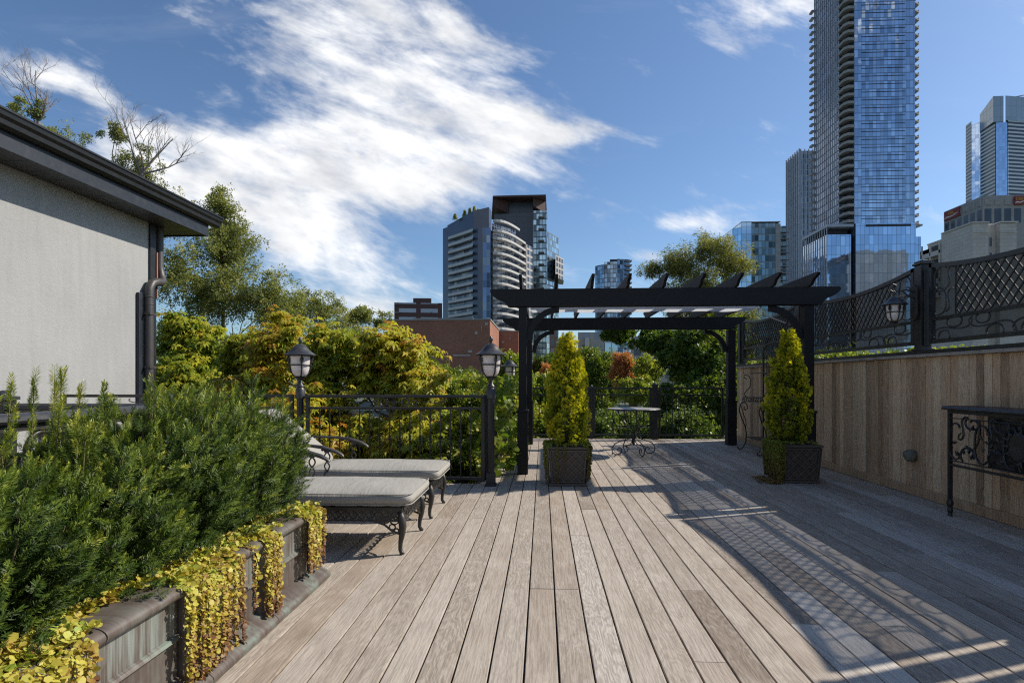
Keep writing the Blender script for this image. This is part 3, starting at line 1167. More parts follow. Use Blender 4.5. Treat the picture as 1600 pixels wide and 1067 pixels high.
# ------------------------------------------------------------------ railings
def railing(name, label, p0, p1, group=None, deco=1, spacing=.122, top=1.05, frame=True, bars=True):
    """panel from p0 to p1 (xy); local +x runs along it"""
    L = math.hypot(p1[0] - p0[0], p1[1] - p0[1])
    rz = math.atan2(p1[1] - p0[1], p1[0] - p0[0])
    t = empty(name, label, 'railing', (p0[0], p0[1], 0), rz, group)
    mb = MB()
    mb.box(0, L, -.024, .024, top - .035, top)
    mb.box(.0, .045, -.02, .02, .05, top - .036)
    mb.box(L - .045, L, -.02, .02, .05, top - .036)
    mb.build('top_rail', M_IRON, t, bevel=.005)
    mb = MB()
    mb.box(.046, L - .046, -.014, .014, top - .17, top - .143)
    mb.build('second_rail', M_IRON, t)
    mb = MB()
    mb.box(.046, L - .046, -.016, .016, .065, .098)
    mb.build('bottom_rail', M_IRON, t)
    n = max(2, int(round((L - .09) / spacing)))
    ba = MB()
    z0, z1 = .098, top - .171
    for i in range(1, n):
        x = .045 + (L - .09) * i / n
        ba.box(x - .0065, x + .0065, -.0065, .0065, z0, z1)
        if bars:
            zc = (z0 + z1) * .55
            ba.lathe([(.007, zc - .045), (.016, zc - .03), (.009, zc - .012), (.019, zc), (.009, zc + .012), (.016, zc + .03), (.007, zc + .045)], (x, 0, 0), 6)
            if i % 2:
                for s_ in (1, -1):
                    ba.tube([(x + s_ * .008, 0, zc - .10), (x + s_ * .030, 0, zc - .075), (x + s_ * .034, 0, zc - .04), (x + s_ * .018, 0, zc - .02)], .004, 4)
    ba.build('balusters', M_IRON, t)
    if deco:
        de = MB()
        zc = top - .09
        cx = L / 2
        for s_ in (-1, 1):
            c = (cx + s_ * .13, zc)
            ring = [(c[0] + .040 * math.cos(2 * PI * i / 18), 0, c[1] + .040 * math.sin(2 * PI * i / 18)) for i in range(18)]
            de.tube(ring, .008, 5, close=True)
            ring = [(c[0] + s_ * .10 + .03 * math.cos(2 * PI * i / 16), 0, c[1] + .03 * math.sin(2 * PI * i / 16)) for i in range(16)]
            de.tube(ring, .006, 5, close=True)
            de.tube([(cx + s_ * .09, 0, zc), (cx + s_ * .03, 0, zc)], .007, 5)
        de.lathe([(.004, -.03), (.022, 0), (.004, .03)], (cx, 0, zc), 6)
        for s_ in (-1, 1):
            A = s_scroll(.34, .08, 1.0, s_, -1)
            de.tube([(cx + (.25 if s_ > 0 else -.59) + p[0], 0, zc + p[1]) for p in A], .0055, 5)
        de.build('ornament', M_IRON_WORN, t)
    return t


railing('railing', 'black iron railing panel with ring ornament behind the two lounge chairs', (-2.79, 6.66), (-.67, 6.66))
railing('railing', 'black iron railing panel left of the leftmost lamp post, half hidden by the yews', (-5.8, 6.66), (-2.94, 6.66))
SR = ['railing panel running away from the corner lamp post, overgrown with creeper', 'far half of the overgrown railing seen edge on']
railing('railing', SR[0], (-.66, 6.75), (-.68, 9.40), deco=0, group='side railing panels')
railing('railing', SR[1], (-.68, 9.50), (-.70, 12.18), deco=0, group='side railing panels')
# knobs standing on the side railing
fx = [-.62, RX(924, 12.1), RX(1023, 12.1) - .06, RX(1023, 12.1) + .06, 3.72]
FR = ['far railing panel between the rear left pergola post and the left cypress',
      'far railing panel behind the round scrolled table',
      'far railing panel between the capped post and the rear right pergola post']
railing('railing', FR[0], (fx[0], 12.08), (fx[1] - .03, 12.08), 'railing along the far deck edge', deco=0, top=1.07)
railing('railing', FR[1], (fx[1] + .03, 12.08), (fx[2] - .01, 12.08), 'railing along the far deck edge', deco=0, top=1.07)
railing('railing', FR[2], (fx[3] + .01, 12.08), (fx[4], 12.08), 'railing along the far deck edge', deco=0, top=1.07)
PSTL = ['thick round-capped railing post behind the round table', 'slim railing post hidden behind the left cypress', 'square newel with a flat cap at the corner of the stair opening',
        'square newel with a flat cap at the left edge of the photo', 'square newel with a domed cap at the middle of the side railing']
for (x, y, lb, w, h, gp) in ((RX(1023, 12.08), 12.08, PSTL[0], .055, 1.15, None), (fx[1], 12.08, PSTL[1], .025, 1.1, None), (-2.40, 3.58, PSTL[2], .035, 1.11, None),
                             (-3.52, 3.58, PSTL[3], .05, 1.13, None), (-.67, 9.45, PSTL[4], .035, 1.2, None)):
    t = empty('railing_post', lb, 'railing post', (x, y, 0))
    mb = MB(); mb.box(-w, w, -w, w, .002, h - .04)
    mb.build('post', M_IRON, t, bevel=.004)
    mb = MB(); mb.box(-w - .012, w + .012, -w - .012, w + .012, h - .039, h - .015)
    mb.lathe([(w * .9, h - .014), (w * .8, h + .005), (w * .4, h + .02), (.004, h + .025)], (0, 0, 0), 12)
    mb.build('cap', M_IRON_WORN, t, bevel=.003)


def stair_railing(p0, p1, label, castings):
    L = math.hypot(p1[0] - p0[0], p1[1] - p0[1])
    rz = math.atan2(p1[1] - p0[1], p1[0] - p0[0])
    t = empty('handrail', label, 'handrail', (p0[0], p0[1], 0), rz)
    mb = MB()
    mb.extr([(-.055, 1.035), (-.05, 1.055), (-.03, 1.068), (.03, 1.068), (.05, 1.055), (.055, 1.035), (.045, 1.022), (-.045, 1.022)], 'x', 0, L)
    mb.build('top_rail', M_IRON_WORN, t)
    mb = MB()
    mb.box(0, L, -.02, .02, .985, 1.018)
    mb.build('under_rail', M_CAST, t)
    mb = MB()
    mb.box(0, L, -.015, .015, .72, .745)
    mb.build('mid_rail', M_CAST, t)
    mb = MB()
    mb.box(0, L, -.015, .015, .08, .11)
    mb.build('bottom_rail', M_CAST, t)
    if castings:
        x = .14
        i = 0
        while x < L - .1:
            c = MB()
            if i % 2 == 0:
                for rr in (.085,):
                    ring = [(x + rr * math.cos(2 * PI * k / 26), 0, .868 + rr * 1.25 * math.sin(2 * PI * k / 26)) for k in range(26)]
                    c.tube(ring, .013, 6, close=True)
                c.lathe([(.002, -.02), (.018, -.012), (.018, .012), (.002, .02)], (x + .115, 0, .868), 10)
                c.build('ring_casting', M_CAST, t, smooth=True)
                x += .22
            else:
                c.extr([(x - .085, .868), (x, .925), (x + .085, .868), (x, .811)], 'y', -.016, .016)
                c.tube([(x - .06, -.02, .868), (x, -.02, .91), (x + .06, -.02, .868), (x, -.02, .826)], .006, 5, close=True)
                c.build('diamond_casting', M_CAST, t)
                x += .22
            i += 1
        b = MB()
        x = .08
        while x < L:
            b.box(x - .007, x + .007, -.007, .007, .11, .72)
            x += .13
        b.build('balusters', M_IRON, t)
    return t


stair_railing((-2.45, 1.2), (-2.40, 3.54), 'broad iron handrail with ring and diamond castings running behind the yew hedge', True)
stair_railing((-2.44, 3.60), (-3.46, 3.60), 'iron handrail crossing in front of the stucco house wall between two newels', True)


# ------------------------------------------------------------------ pergola
def build_pergola():
    t = empty('pergola', 'black timber pergola with scalloped beam ends over the far end of the deck', 'pergola', (0, 0, 0))
    FY, BY = 7.52, 11.02
    posts = [(-.26, FY, .052), (-.255, BY, .052), (3.37, FY + .02, .062), (3.56, BY + .1, .07)]
    for i, (x, y, w) in enumerate(posts):
        mb = MB(); mb.box(x - w, x + w, y - w, y + w, .002, 2.17)
        p = mb.build('post', M_PERG, t, bevel=.004)
        mb = MB(); mb.box(x - w - .016, x + w + .016, y - w - .016, y + w + .016, .003, .80)
        mb.build('post_sleeve', M_PERG, p, bevel=.004)
        mb = MB(); mb.box(x - w - .028, x + w + .028, y - w - .028, y + w + .028, .801, .835)
        mb.build('sleeve_cap', M_PERG, p, bevel=.006)

    def beam_outline(x0, x1, zb, zt):
        e = [(x1 - .25, zb), (x1 - .225, zb + .008), (x1 - .205, zb + .035), (x1 - .185, zb + .065), (x1 - .15, zb + .085), (x1 - .11, zb + .098), (x1 - .07, zb + .118),
             (x1 - .03, zb + .150), (x1, zb + .178), (x1 + .005, zt - .012), (x1 - .01, zt)]
        w = [(x0 + x1 - a, b) for a, b in reversed(e)]
        return e + w
    for (y, x0, x1) in ((FY, -.68, 3.74), (BY, -.76, 3.78)):
        for k, dy in enumerate((-.075, .037)):
            mb = MB()
            mb.extr(beam_outline(x0, x1, 2.175, 2.40), 'y', y + dy, y + dy + .038)
            mb.build('beam', M_PERG, t, bevel=.003)
    for i in range(9):
        x = -.28 + i * .4545
        y0, y1 = 7.19, 11.45
        zb, zt = 2.402, 2.545
        o = [(y0 + .24, zb), (y0 + .20, zb + .006), (y0 + .17, zb + .028), (y0 + .145, zb + .055), (y0 + .11, zb + .075), (y0 + .07, zb + .085), (y0 + .035, zb + .096), (y0 + .01, zb + .115),
             (y0, zt - .01), (y0 + .01, zt)]
        o = [(a, b) for a, b in o]
        far = [(y0 + y1 - a, b) for a, b in reversed(o)]
        mb = MB()
        mb.extr((o + far), 'x', x - .019, x + .019)
        mb.build('rafter', M_PERG, t, bevel=.003)
    # curved knee braces in the beam planes

    def brace(x, y, sx, r=.42):
        mb = MB()
        outer, inner = [], []
        for i in range(11):
            a = PI / 2 * i / 10
            outer.append((x + sx * (r * (1 - math.cos(a))), 2.174 - r + r * math.sin(a)))
            rr = r * .82
            inner.append((x + sx * (r - rr * math.cos(a)), 2.174 - r + rr * math.sin(a)))
        # quarter ring hugging the corner
        ring = outer + [(x + sx * r, 2.174 - r + r * .82)] + inner[::-1][1:]
        pts = outer + inner[::-1]
        mb.extr(pts, 'y', y - .03, y + .03)
        mb.build('knee_brace', M_PERG, t)
    for (x, y, w), sx in ((posts[0], 1), (posts[1], 1), (posts[2], -1), (posts[3], -1)):
        brace(x + sx * w, y, sx)
    return t


build_pergola()


def shade_cloth():
    t = empty('retracted_shade', 'pale retractable shade cloth bunched up under the pergola rafters', 'shade canopy', (0, 9.0, 2.35))
    mb = MB()
    n = 60
    xs = np.linspace(-.17, 3.28, n)
    for j in range(5):
        b = len(mb.v)
        y = j * .085
        for i, x in enumerate(xs):
            sag = -.006 * abs(math.sin(x / .4545 * PI)) * (1 + .3 * math.sin(j * 2 + x))
            for (dy, dz_) in ((0, .012), (.03, -.022 + sag), (.06, -.026 + sag), (.085, .012)):
                mb.v.append((x, y + dy, dz_ + .006 * math.sin(x * 9 + j)))
        for i in range(n - 1):
            for k in range(3):
                a = b + i * 4 + k
                mb.face((a, a + 4, a + 5, a + 1))
    mb.build('cloth', M_CLOTH, t, smooth=True)
    mb = MB()
    mb.box(-.19, 3.30, -.03, -.005, -.035, .018)
    mb.build('pull_bar', M_SHADE, t)
    mb = MB()
    for k in (0, .018):
        mb.tube([(3.28, -.02 + k, .0), (3.38, -.03 + k, -.10), (3.50, -.05 + k, -.19), (3.66, -.12 + k, -.27)], .005, 5)
    mb.build('pull_cord', M_CORD, t)


shade_cloth()


# ------------------------------------------------------------------ lounge chairs
def pillow(a, b, c, e=0.28, nu=48, nv=24, puff=0.15, crown=0.0):
    """boxy rounded cushion, half sizes a,b,c"""
    V = []
    def sp(v, e):
        return math.copysign(abs(v) ** e, v)
    for j in range(nv + 1):
        ph = -PI / 2 + PI * j / nv
        for i in range(nu):
            th = 2 * PI * i / nu
            x = a * sp(math.cos(ph), .55) * sp(math.cos(th), e)
            y = b * sp(math.cos(ph), .55) * sp(math.sin(th), e)
            z = c * sp(math.sin(ph), .6)
            q = (1 - (x / a) ** 4) * (1 - (y / b) ** 4)
            z *= 1 + crown * q
            V.append((x, y, z))
    F = []
    for j in range(nv):
        for i in range(nu):
            i2 = (i + 1) % nu
            F.append((j * nu + i, j * nu + i2, (j + 1) * nu + i2, (j + 1) * nu + i))
    return V, F


def lace(mb, p0, p1, z0, z1, r=.007, n=None, phase=0.0):
    """pierced casting: a row of linked rings and waves between two heights"""
    P0, P1 = Vector(p0), Vector(p1)
    L = (P1 - P0).length
    d = (P1 - P0) / L
    h = z1 - z0
    n = n or max(1, int(L / (h * 1.0)))
    w = L / n
    for i in range(n):
        c = P0 + d * (w * (i + .5))
        ring = []
        for k in range(12):
            a = 2 * PI * k / 12
            q = c + d * (w * .42 * math.cos(a))
            ring.append((q.x, q.y, (z0 + z1) / 2 + h * .40 * math.sin(a)))
        mb.tube(ring, r, 4, close=True)
        q0, q1 = c - d * (w * .2), c + d * (w * .2)
        mb.tube([(q0.x, q0.y, z0 + h * .2), (c.x, c.y, z0 + h * .75), (q1.x, q1.y, z0 + h * .2)], r * .8, 4)
    pts = []
    for i in range(n * 4 + 1):
        q = P0 + d * (L * i / (n * 4))
        pts.append((q.x, q.y, z0 - abs(math.sin(i * PI / 4)) * h * .12))
    mb.tube(pts, r, 4)


def make_chaise(label, x, y):
    t = empty('chaise_lounge', label, 'lounge chair', (x, y, 0), group='cast metal lounge chairs with taupe cushions')
    XF, XH, HW = -.05, -1.86, .315
    fr = MB()
    for s_ in (-1, 1):
        fr.box(XH, XF + .02, s_ * HW - .016, s_ * HW + .016, .300, .330)
    fr.box(XF - .005, XF + .025, -HW + .017, HW - .017, .300, .330)
    fr.box(XH, XH + .03, -HW + .017, HW - .017, .300, .330)
    for k in range(9):
        xx = XH + .2 * (k + .5)
        fr.box(xx - .02, xx + .02, -HW + .017, HW - .017, .308, .322)
    fr.build('frame', M_CAST, t, bevel=.004)
    ap = MB()
    for s_ in (-1, 1):
        lace(ap, (XH, s_ * HW, 0), (XF, s_ * HW, 0), .238, .298)
    lace(ap, (XF + .01, -HW, 0), (XF + .01, HW, 0), .225, .298)
    for s_ in (-1, 1):
        for (bx, dx) in ((XF, -1), (XH, 1)):
            for (ox, oz, rr) in ((.04, .235, .030), (.10, .240, .026), (.055, .190, .022), (.155, .245, .02), (.025, .165, .016)):
                ring = [(bx + dx * ox + rr * math.cos(2 * PI * k / 10), s_ * HW, oz + rr * .9 * math.sin(2 * PI * k / 10)) for k in range(10)]
                ap.tube(ring, .0065, 4, close=True)
            ap.tube([(bx + dx * .0, s_ * HW, .14), (bx + dx * .06, s_ * HW, .165), (bx + dx * .11, s_ * HW, .205), (bx + dx * .20, s_ * HW, .235)], .008, 5)
    for s_ in (-1, 1):
        for (oy, oz, rr) in ((.045, .225, .028), (.10, .235, .022), (.045, .18, .02)):
            ring = [(XF + .01, s_ * (HW - oy) + rr * math.cos(2 * PI * k / 10), oz + rr * .9 * math.sin(2 * PI * k / 10)) for k in range(10)]
            ap.tube(ring, .006, 4, close=True)
        ap.tube([(XF + .01, s_ * HW, .14), (XF + .01, s_ * (HW - .06), .165), (XF + .01, s_ * (HW - .13), .22)], .008, 5)
    ap.build('pierced_apron', M_CAST, t)
    for (lx, sx) in ((XF, 1), (XH + .03, -1)):
        for s_ in (-1, 1):
            lg = MB()
            pr = [(0, .30, .020), (.012, .25, .026), (.022, .20, .027), (.016, .14, .021), (.004, .08, .016), (.002, .035, .0145), (.014, .012, .016), (.026, .004, .013)]
            lg.tube([(lx + sx * p[0], s_ * (HW + p[0] * .5), p[1]) for p in pr], [p[2] for p in pr], 10)
            lg.build('leg', M_CAST, t, smooth=True)
    # seat cushion
    a, c = .60, .054
    V, F = pillow(.605, .365, .056, e=.16, nu=72, nv=20, crown=.10)
    me = bpy.data.meshes.new('seat_cushion')
    rr = random.Random(3)
    V = [(x_ * 1.0 - .565, y_, z_ + .388 + .0035 * math.sin(x_ * 9 + y_ * 5)) for x_, y_, z_ in V]
    me.from_pydata(V, [], F)
    me.polygons.foreach_set('use_smooth', [True] * len(F))
    sc_ = link('seat_cushion', me, M_CUSH, t)
    pp = MB()
    for zz in (.352, .424):
        ring = []
        for i in range(60):
            th = 2 * PI * i / 60
            ring.append((-.565 + .598 * math.copysign(abs(math.cos(th)) ** .16, math.cos(th)), .358 * math.copysign(abs(math.sin(th)) ** .16, math.sin(th)), zz))
        pp.tube(ring, .0045, 5, close=True)
    pp.build('piping', M_CUSH, sc_, smooth=True)
    # reclined back
    ang = math.radians(39)
    px, pz = -1.17, .345
    bk = MB()
    ux, uz = -math.cos(ang), math.sin(ang)
    for s_ in (-1, 1):
        bk.tube([(px, s_ * .30, pz), (px + ux * .74, s_ * .30, pz + uz * .74)], .014, 6)
    bk.tube([(px + ux * .74, -.30, pz + uz * .74), (px + ux * .80, -.15, pz + uz * .80), (px + ux * .82, 0, pz + uz * .82), (px + ux * .80, .15, pz + uz * .80), (px + ux * .74, .30, pz + uz * .74)], .013, 6)
    for k in range(5):
        q = .1 + .14 * k
        bk.tube([(px + ux * q, -.30, pz + uz * q), (px + ux * q, .30, pz + uz * q)], .008, 5)
    bk.build('backrest', M_CAST, t)
    V, F = pillow(.40, .345, .062, e=.2, nu=56, nv=20, crown=.12)
    R = Matrix.Rotation(ang, 4, 'Y')
    cx, cz = px + ux * .42 + uz * .075, pz + uz * .42 + (-ux) * .075
    V = [tuple(Vector((cx, 0, cz)) + (R @ Vector(v))) for v in V]
    me = bpy.data.meshes.new('back_cushion')
    me.from_pydata(V, [], F)
    me.polygons.foreach_set('use_smooth', [True] * len(F))
    link('back_cushion', me, M_CUSH, t)
    for s_ in (-1, 1):
        ar = MB()
        y_ = s_ * .36
        top = [(-1.42, y_ * .95, .640), (-1.30, y_, .648), (-1.15, y_, .645), (-1.0, y_, .628), (-.88, y_, .592), (-.82, y_, .562), (-.805, y_, .548)]
        ar.tube(top, [.009, .011, .013, .017, .018, .013, .008], 8, flat=1.5)
        ar.lathe([(.002, -.02), (.026, -.01), (.030, .004), (.02, .016)], (-.955, y_, .595), 8)
        for q in (-.04, .04):
            ar.lathe([(.002, -.014), (.015, -.004), (.012, .01)], (-.955 + q, y_, .605), 8)
        for ph in (0, PI):
            pts = []
            for i in range(25):
                q = i / 24
                pts.append((-.955 + .024 * math.sin(q * 2 * PI * 1.5 + ph), y_ + .004 * math.cos(ph), .335 + .25 * q))
            ar.tube(pts, .0065, 6)
        ar.tube([(-.955, s_ * .32, .325), (-.955, y_, .335)], .009, 6)
        ar.build('armrest', M_CAST, t, smooth=50)
    return t


make_chaise('nearer lounge chair with taupe cushion standing beside the end of the copper trough', -.95, 4.31)
make_chaise('farther lounge chair with taupe cushion standing closest to the iron railing', -.95, 5.36)


# ------------------------------------------------------------------ copper trough
TX = -1.40   # outer face
TY0, TY1 = .55, 3.44


def build_trough():
    t = empty('planter_trough', 'long copper trough with streaky patina holding the yew hedge', 'planter', (0, 0, 0))
    wall = MB()
    wall.box(TX - .03, TX, TY0, TY1, .05, .40)
    wall.box(-2.34, -2.31, TY0, TY1, .05, .40)
    wall.box(-2.309, TX - .031, TY1 - .03, TY1, .05, .40)
    wall.box(-2.309, TX - .031, TY0, TY0 + .03, .05, .40)
    wall.build('trough_wall', M_COPPER, t, bevel=.003)
    for (a, b) in ((3.36, 3.445), (2.74, 2.86), (2.14, 2.24), (1.60, 1.72), (1.0, 1.1)):
        pil = MB()
        pil.box(TX + .001, TX + .022, a, b, .07, .396)
        pil.build('pilaster', M_COPPER, t, bevel=.003)
    mo = MB()
    mo.extr([(TX + .001, .225), (TX + .012, .228), (TX + .02, .236), (TX + .012, .246), (TX + .001, .252)], 'y', TY0, TY1 - .001)
    mo.build('moulding', M_COPPER_G, t)
    ba = MB()
    prof = [(TX + .001, .006), (TX + .085, .006), (TX + .092, .02), (TX + .088, .036), (TX + .07, .052), (TX + .045, .062), (TX + .025, .078), (TX + .001, .085)]
    edges = [TY0, 2.23, 2.80, TY1 + .06]
    for a, b in zip(edges[:-1], edges[1:]):
        ba.extr(prof, 'y', a + .002, b - .002)
    ba.build('base_moulding', M_COPPER_G, t, smooth=50)
    rim = MB()
    seg = [TY0, 1.73, 2.52, 2.87, TY1 + .03]
    for a, b in zip(seg[:-1], seg[1:]):
        pr = []
        for i in range(13):
            an = -PI / 2 + PI * i / 12
            pr.append((TX - .01 + .052 * math.cos(an), .415 + .030 * math.sin(an)))
        pr += [(TX - .12, .445), (TX - .12, .405), (TX - .07, .385)]
        rim.extr(pr, 'y', a + .002, b - .004)
    rim.extr([(-2.36, .40), (-2.22, .40), (-2.22, .44), (-2.36, .44)], 'y', TY0, TY1 + .02)
    rim.box(-2.219, TX - .121, TY1 - .06, TY1 + .02, .40, .44)
    rim.build('rim', M_COPPER, t, smooth=50)
    so = MB()
    so.box(-2.30, TX - .035, TY0 + .04, TY1 - .04, .1, .385)
    so.build('soil', M_SOIL, t)


build_trough()


# ------------------------------------------------------------------ yews
def yew_shoot(rng, n=46, L=.075):
    """stem with two-ranked needles curling up: (V, F)"""
    V, F = [], []
    # stem as a thin triangle strip pair
    r = .0011
    for (dx, dy) in ((r, 0), (-r * .5, r * .87), (-r * .5, -r * .87)):
        V += [(dx, dy, 0), (dx * .5, dy * .5, L)]
    for k in range(3):
        a, b = 2 * k, (2 * k + 2) % 6
        F.append((a, b, b + 1, a + 1))
    for i in range(n):
        q = (i + rng.random() * .5) / n
        z = L * (.06 + .94 * q)
        a = (0 if i % 2 else PI) + rng.uniform(-.75, .75)
        ln = (.0235 * (1 - .35 * q ** 3)) * rng.uniform(.8, 1.15)
        up = rng.uniform(.10, .55) + 1.2 * q ** 2
        d = Vector((math.cos(a), math.sin(a), up)).normalized()
        s = d.cross(Vector((0, 0, 1))).normalized() * .0019
        p = Vector((0, 0, z))
        b = len(V)
        m_ = p + d * ln * .55 + s
        m2 = p + d * ln * .55 - s
        tip = p + d * ln + Vector((0, 0, .002))
        V += [tuple(p), tuple(m_), tuple(tip), tuple(m2)]
        F.append((b, b + 1, b + 2, b + 3))
    return np.array(V), np.array(F)


YEW_T = [yew_shoot(random.Random(i)) for i in range(4)]


def make_yew(i, cx, cy, rx, ry, top, label, nshoot=1150, leaders=()):
    rng = np.random.default_rng(100 + i)
    pr = random.Random(50 + i)
    t = empty('yew_shrub', label, 'shrub', (cx, cy, .385), group='yews planted in the copper trough')
    H = top - .385
    # boughs: upright main stems, each the axis of a plume of shoots
    V, F, R = [], [], []
    off = 0
    nb = 52
    st = MB()
    tips, dirs = [], []
    for b in range(nb):
        a = 2 * PI * b / nb * 2.4 + pr.uniform(-.3, .3)
        rad = math.sqrt((b + .5) / nb)
        bx, by = rad * rx * math.cos(a), rad * ry * math.sin(a)
        hh = H * (1.0 - .38 * rad ** 2.5) * pr.uniform(.80, 1.05)
        lean = rad * .30
        p0 = Vector((bx * .22, by * .22, 0))
        low = pr.uniform(.05, .30) * H if rad > .6 else 0
        p3 = Vector((bx * (1 + .12), by * (1 + .12), hh - (low * .6 if rad > .8 else 0)))
        p1 = p0.lerp(p3, .35) + Vector((bx * .35, by * .35, -.04))
        pts = []
        for q in np.linspace(0, 1, 8):
            P = p0 * (1 - q) ** 2 + p1 * 2 * q * (1 - q) + p3 * q * q
            pts.append(P)
        st.tube(pts, [.008 * (1 - .75 * q) for q in np.linspace(0, 1, 8)], 4)
        ns = nshoot // nb
        for k in range(ns):
            q = pr.random() ** .62
            j = min(int(q * 7), 6)
            P = pts[j].lerp(pts[j + 1], q * 7 - j)
            T = (pts[j + 1] - pts[j]).normalized()
            o = Vector(rng.normal(size=3)); o -= T * o.dot(T)
            o.normalize()
            spread = .062 * (1 - .8 * q ** 2) + .006
            d = (T * .62 + o * .62 + Vector((bx / rx, by / ry, 0)) * .30 + Vector((0, 0, .42))).normalized()
            tips.append(P + o * pr.uniform(0, spread)); dirs.append(d)
    # skirt of outward shoots low on the sides
    for k in range(int(nshoot * .42)):
        a = pr.uniform(0, 2 * PI)
        z = pr.uniform(.02, .72) * H
        rr = 1.0 - .10 * (z / H)
        lump = 1 + .16 * math.sin(a * 7 + z * 19 + i) + .12 * math.sin(a * 11 - z * 31)
        P = Vector((rx * rr * lump * math.cos(a) * pr.uniform(.72, .98), ry * rr * lump * math.sin(a) * pr.uniform(.72, .98), z))
        d = Vector((math.cos(a), math.sin(a), pr.uniform(.1, 1.5))).normalized()
        tips.append(P); dirs.append(d)
    for (lx, ly, lz, l_, dx, dy) in leaders:
        base = Vector((lx, ly, lz))
        d = Vector((dx, dy, 1)).normalized()
        st.tube([base, base + d * l_], [.003, .0012], 4)
        for k in range(int(l_ / .022)):
            q = k * .022 / l_
            P = base + d * (l_ * q)
            tips.append(P); dirs.append((d + Vector((pr.uniform(-.25, .25), pr.uniform(-.25, .25), 0)) * (1.6 if q < .6 else .5)).normalized())
    tips = np.array([tuple(p) for p in tips]); dirs = np.array([tuple(p) for p in dirs])
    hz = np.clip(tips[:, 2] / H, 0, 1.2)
    pick = rng.integers(0, 4, len(tips))
    for k in range(4):
        mk = pick == k
        tv, tf = YEW_T[k]
        Rm = frames(dirs[mk], rng)
        sc = rng.uniform(.75, 1.2, mk.sum())
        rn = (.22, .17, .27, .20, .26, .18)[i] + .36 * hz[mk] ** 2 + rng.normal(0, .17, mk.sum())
        trnd = np.concatenate([np.zeros(3), np.linspace(-.14, .24, len(tf) - 3)])
        v, f, r = scatter(tv, tf, tips[mk], Rm, sc, rn, trnd, .09, rng)
        V.append(v); F.append(f + off); R.append(r); off += len(v)
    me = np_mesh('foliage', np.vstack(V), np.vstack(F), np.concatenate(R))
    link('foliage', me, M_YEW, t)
    st.build('stems', M_GREENSTEM, t)
    return t


YL = ['nearest yew of the hedge, at the left photo edge with long pale leader shoots',
      'second yew of the hedge from the left photo edge, above the copper rim',
      'yew in the middle of the hedge below the handrail corner',
      'fourth yew of the hedge, above the widest curtain of golden creeper',
      'fifth yew of the hedge, just before the last one',
      'last yew of the hedge, right beside the lounge chair backs']
ypos = [(-1.84, 1.08, .40, .38, 1.00), (-1.86, 1.60, .40, .38, .98), (-1.86, 2.10, .41, .36, 1.00), (-1.84, 2.56, .40, .34, 1.14), (-1.82, 2.98, .38, .34, 1.18), (-1.82, 3.34, .36, .31, 1.18)]
for i, (cx, cy, rx, ry, tp) in enumerate(ypos):
    ld_ = []
    if i == 0:
        ld_ = [(.02, .42, .48, .46, .30, .25), (.0, .52, .45, .36, .62, .1), (-.1, .36, .45, .32, .12, .1), (.1, .30, .45, .30, .2, .3), (-.05, .62, .42, .30, .2, .2)]
    elif i == 1:
        ld_ = [(-.1, .05, .52, .20, .05, .1), (-.25, .22, .55, .18, .05, 0)]
    elif i == 2:
        ld_ = [(-.22, .02, .50, .32, .0, .1), (-.12, .12, .50, .34, .05, 0), (-.28, .2, .5, .33, .05, 0), (.0, .0, .5, .24, .1, 0), (-.16, .2, .5, .36, .0, .05), (-.2, .32, .5, .3, .1, .05)]
    elif i == 3:
        ld_ = [(-.2, .0, .62, .18, .0, .1), (-.05, .1, .62, .18, .1, 0)]
    elif i == 4:
        ld_ = [(-.1, .0, .62, .16, .0, .1), (.1, .1, .6, .15, .1, 0)]
    make_yew(i, cx, cy, rx, ry, tp, YL[i], nshoot=2300 if i < 3 else 2000, leaders=ld_)


# ------------------------------------------------------------------ golden creeper
def disc_leaf():
    n = 6
    V = [(0, 0, 0)]
    a = [0, .9, 1.9, PI, -1.9, -.9]
    pts = [(.0, .0, 0), (.30, .45, .06), (.80, .48, .10), (1.05, 0, .02), (.80, -.48, .10), (.30, -.45, .06)]
    F = [(0, 1, 2, 3), (0, 3, 4, 5)]
    return np.array(pts) * np.array([1, 1, 1]), np.array(F)


LEAF_D = disc_leaf()


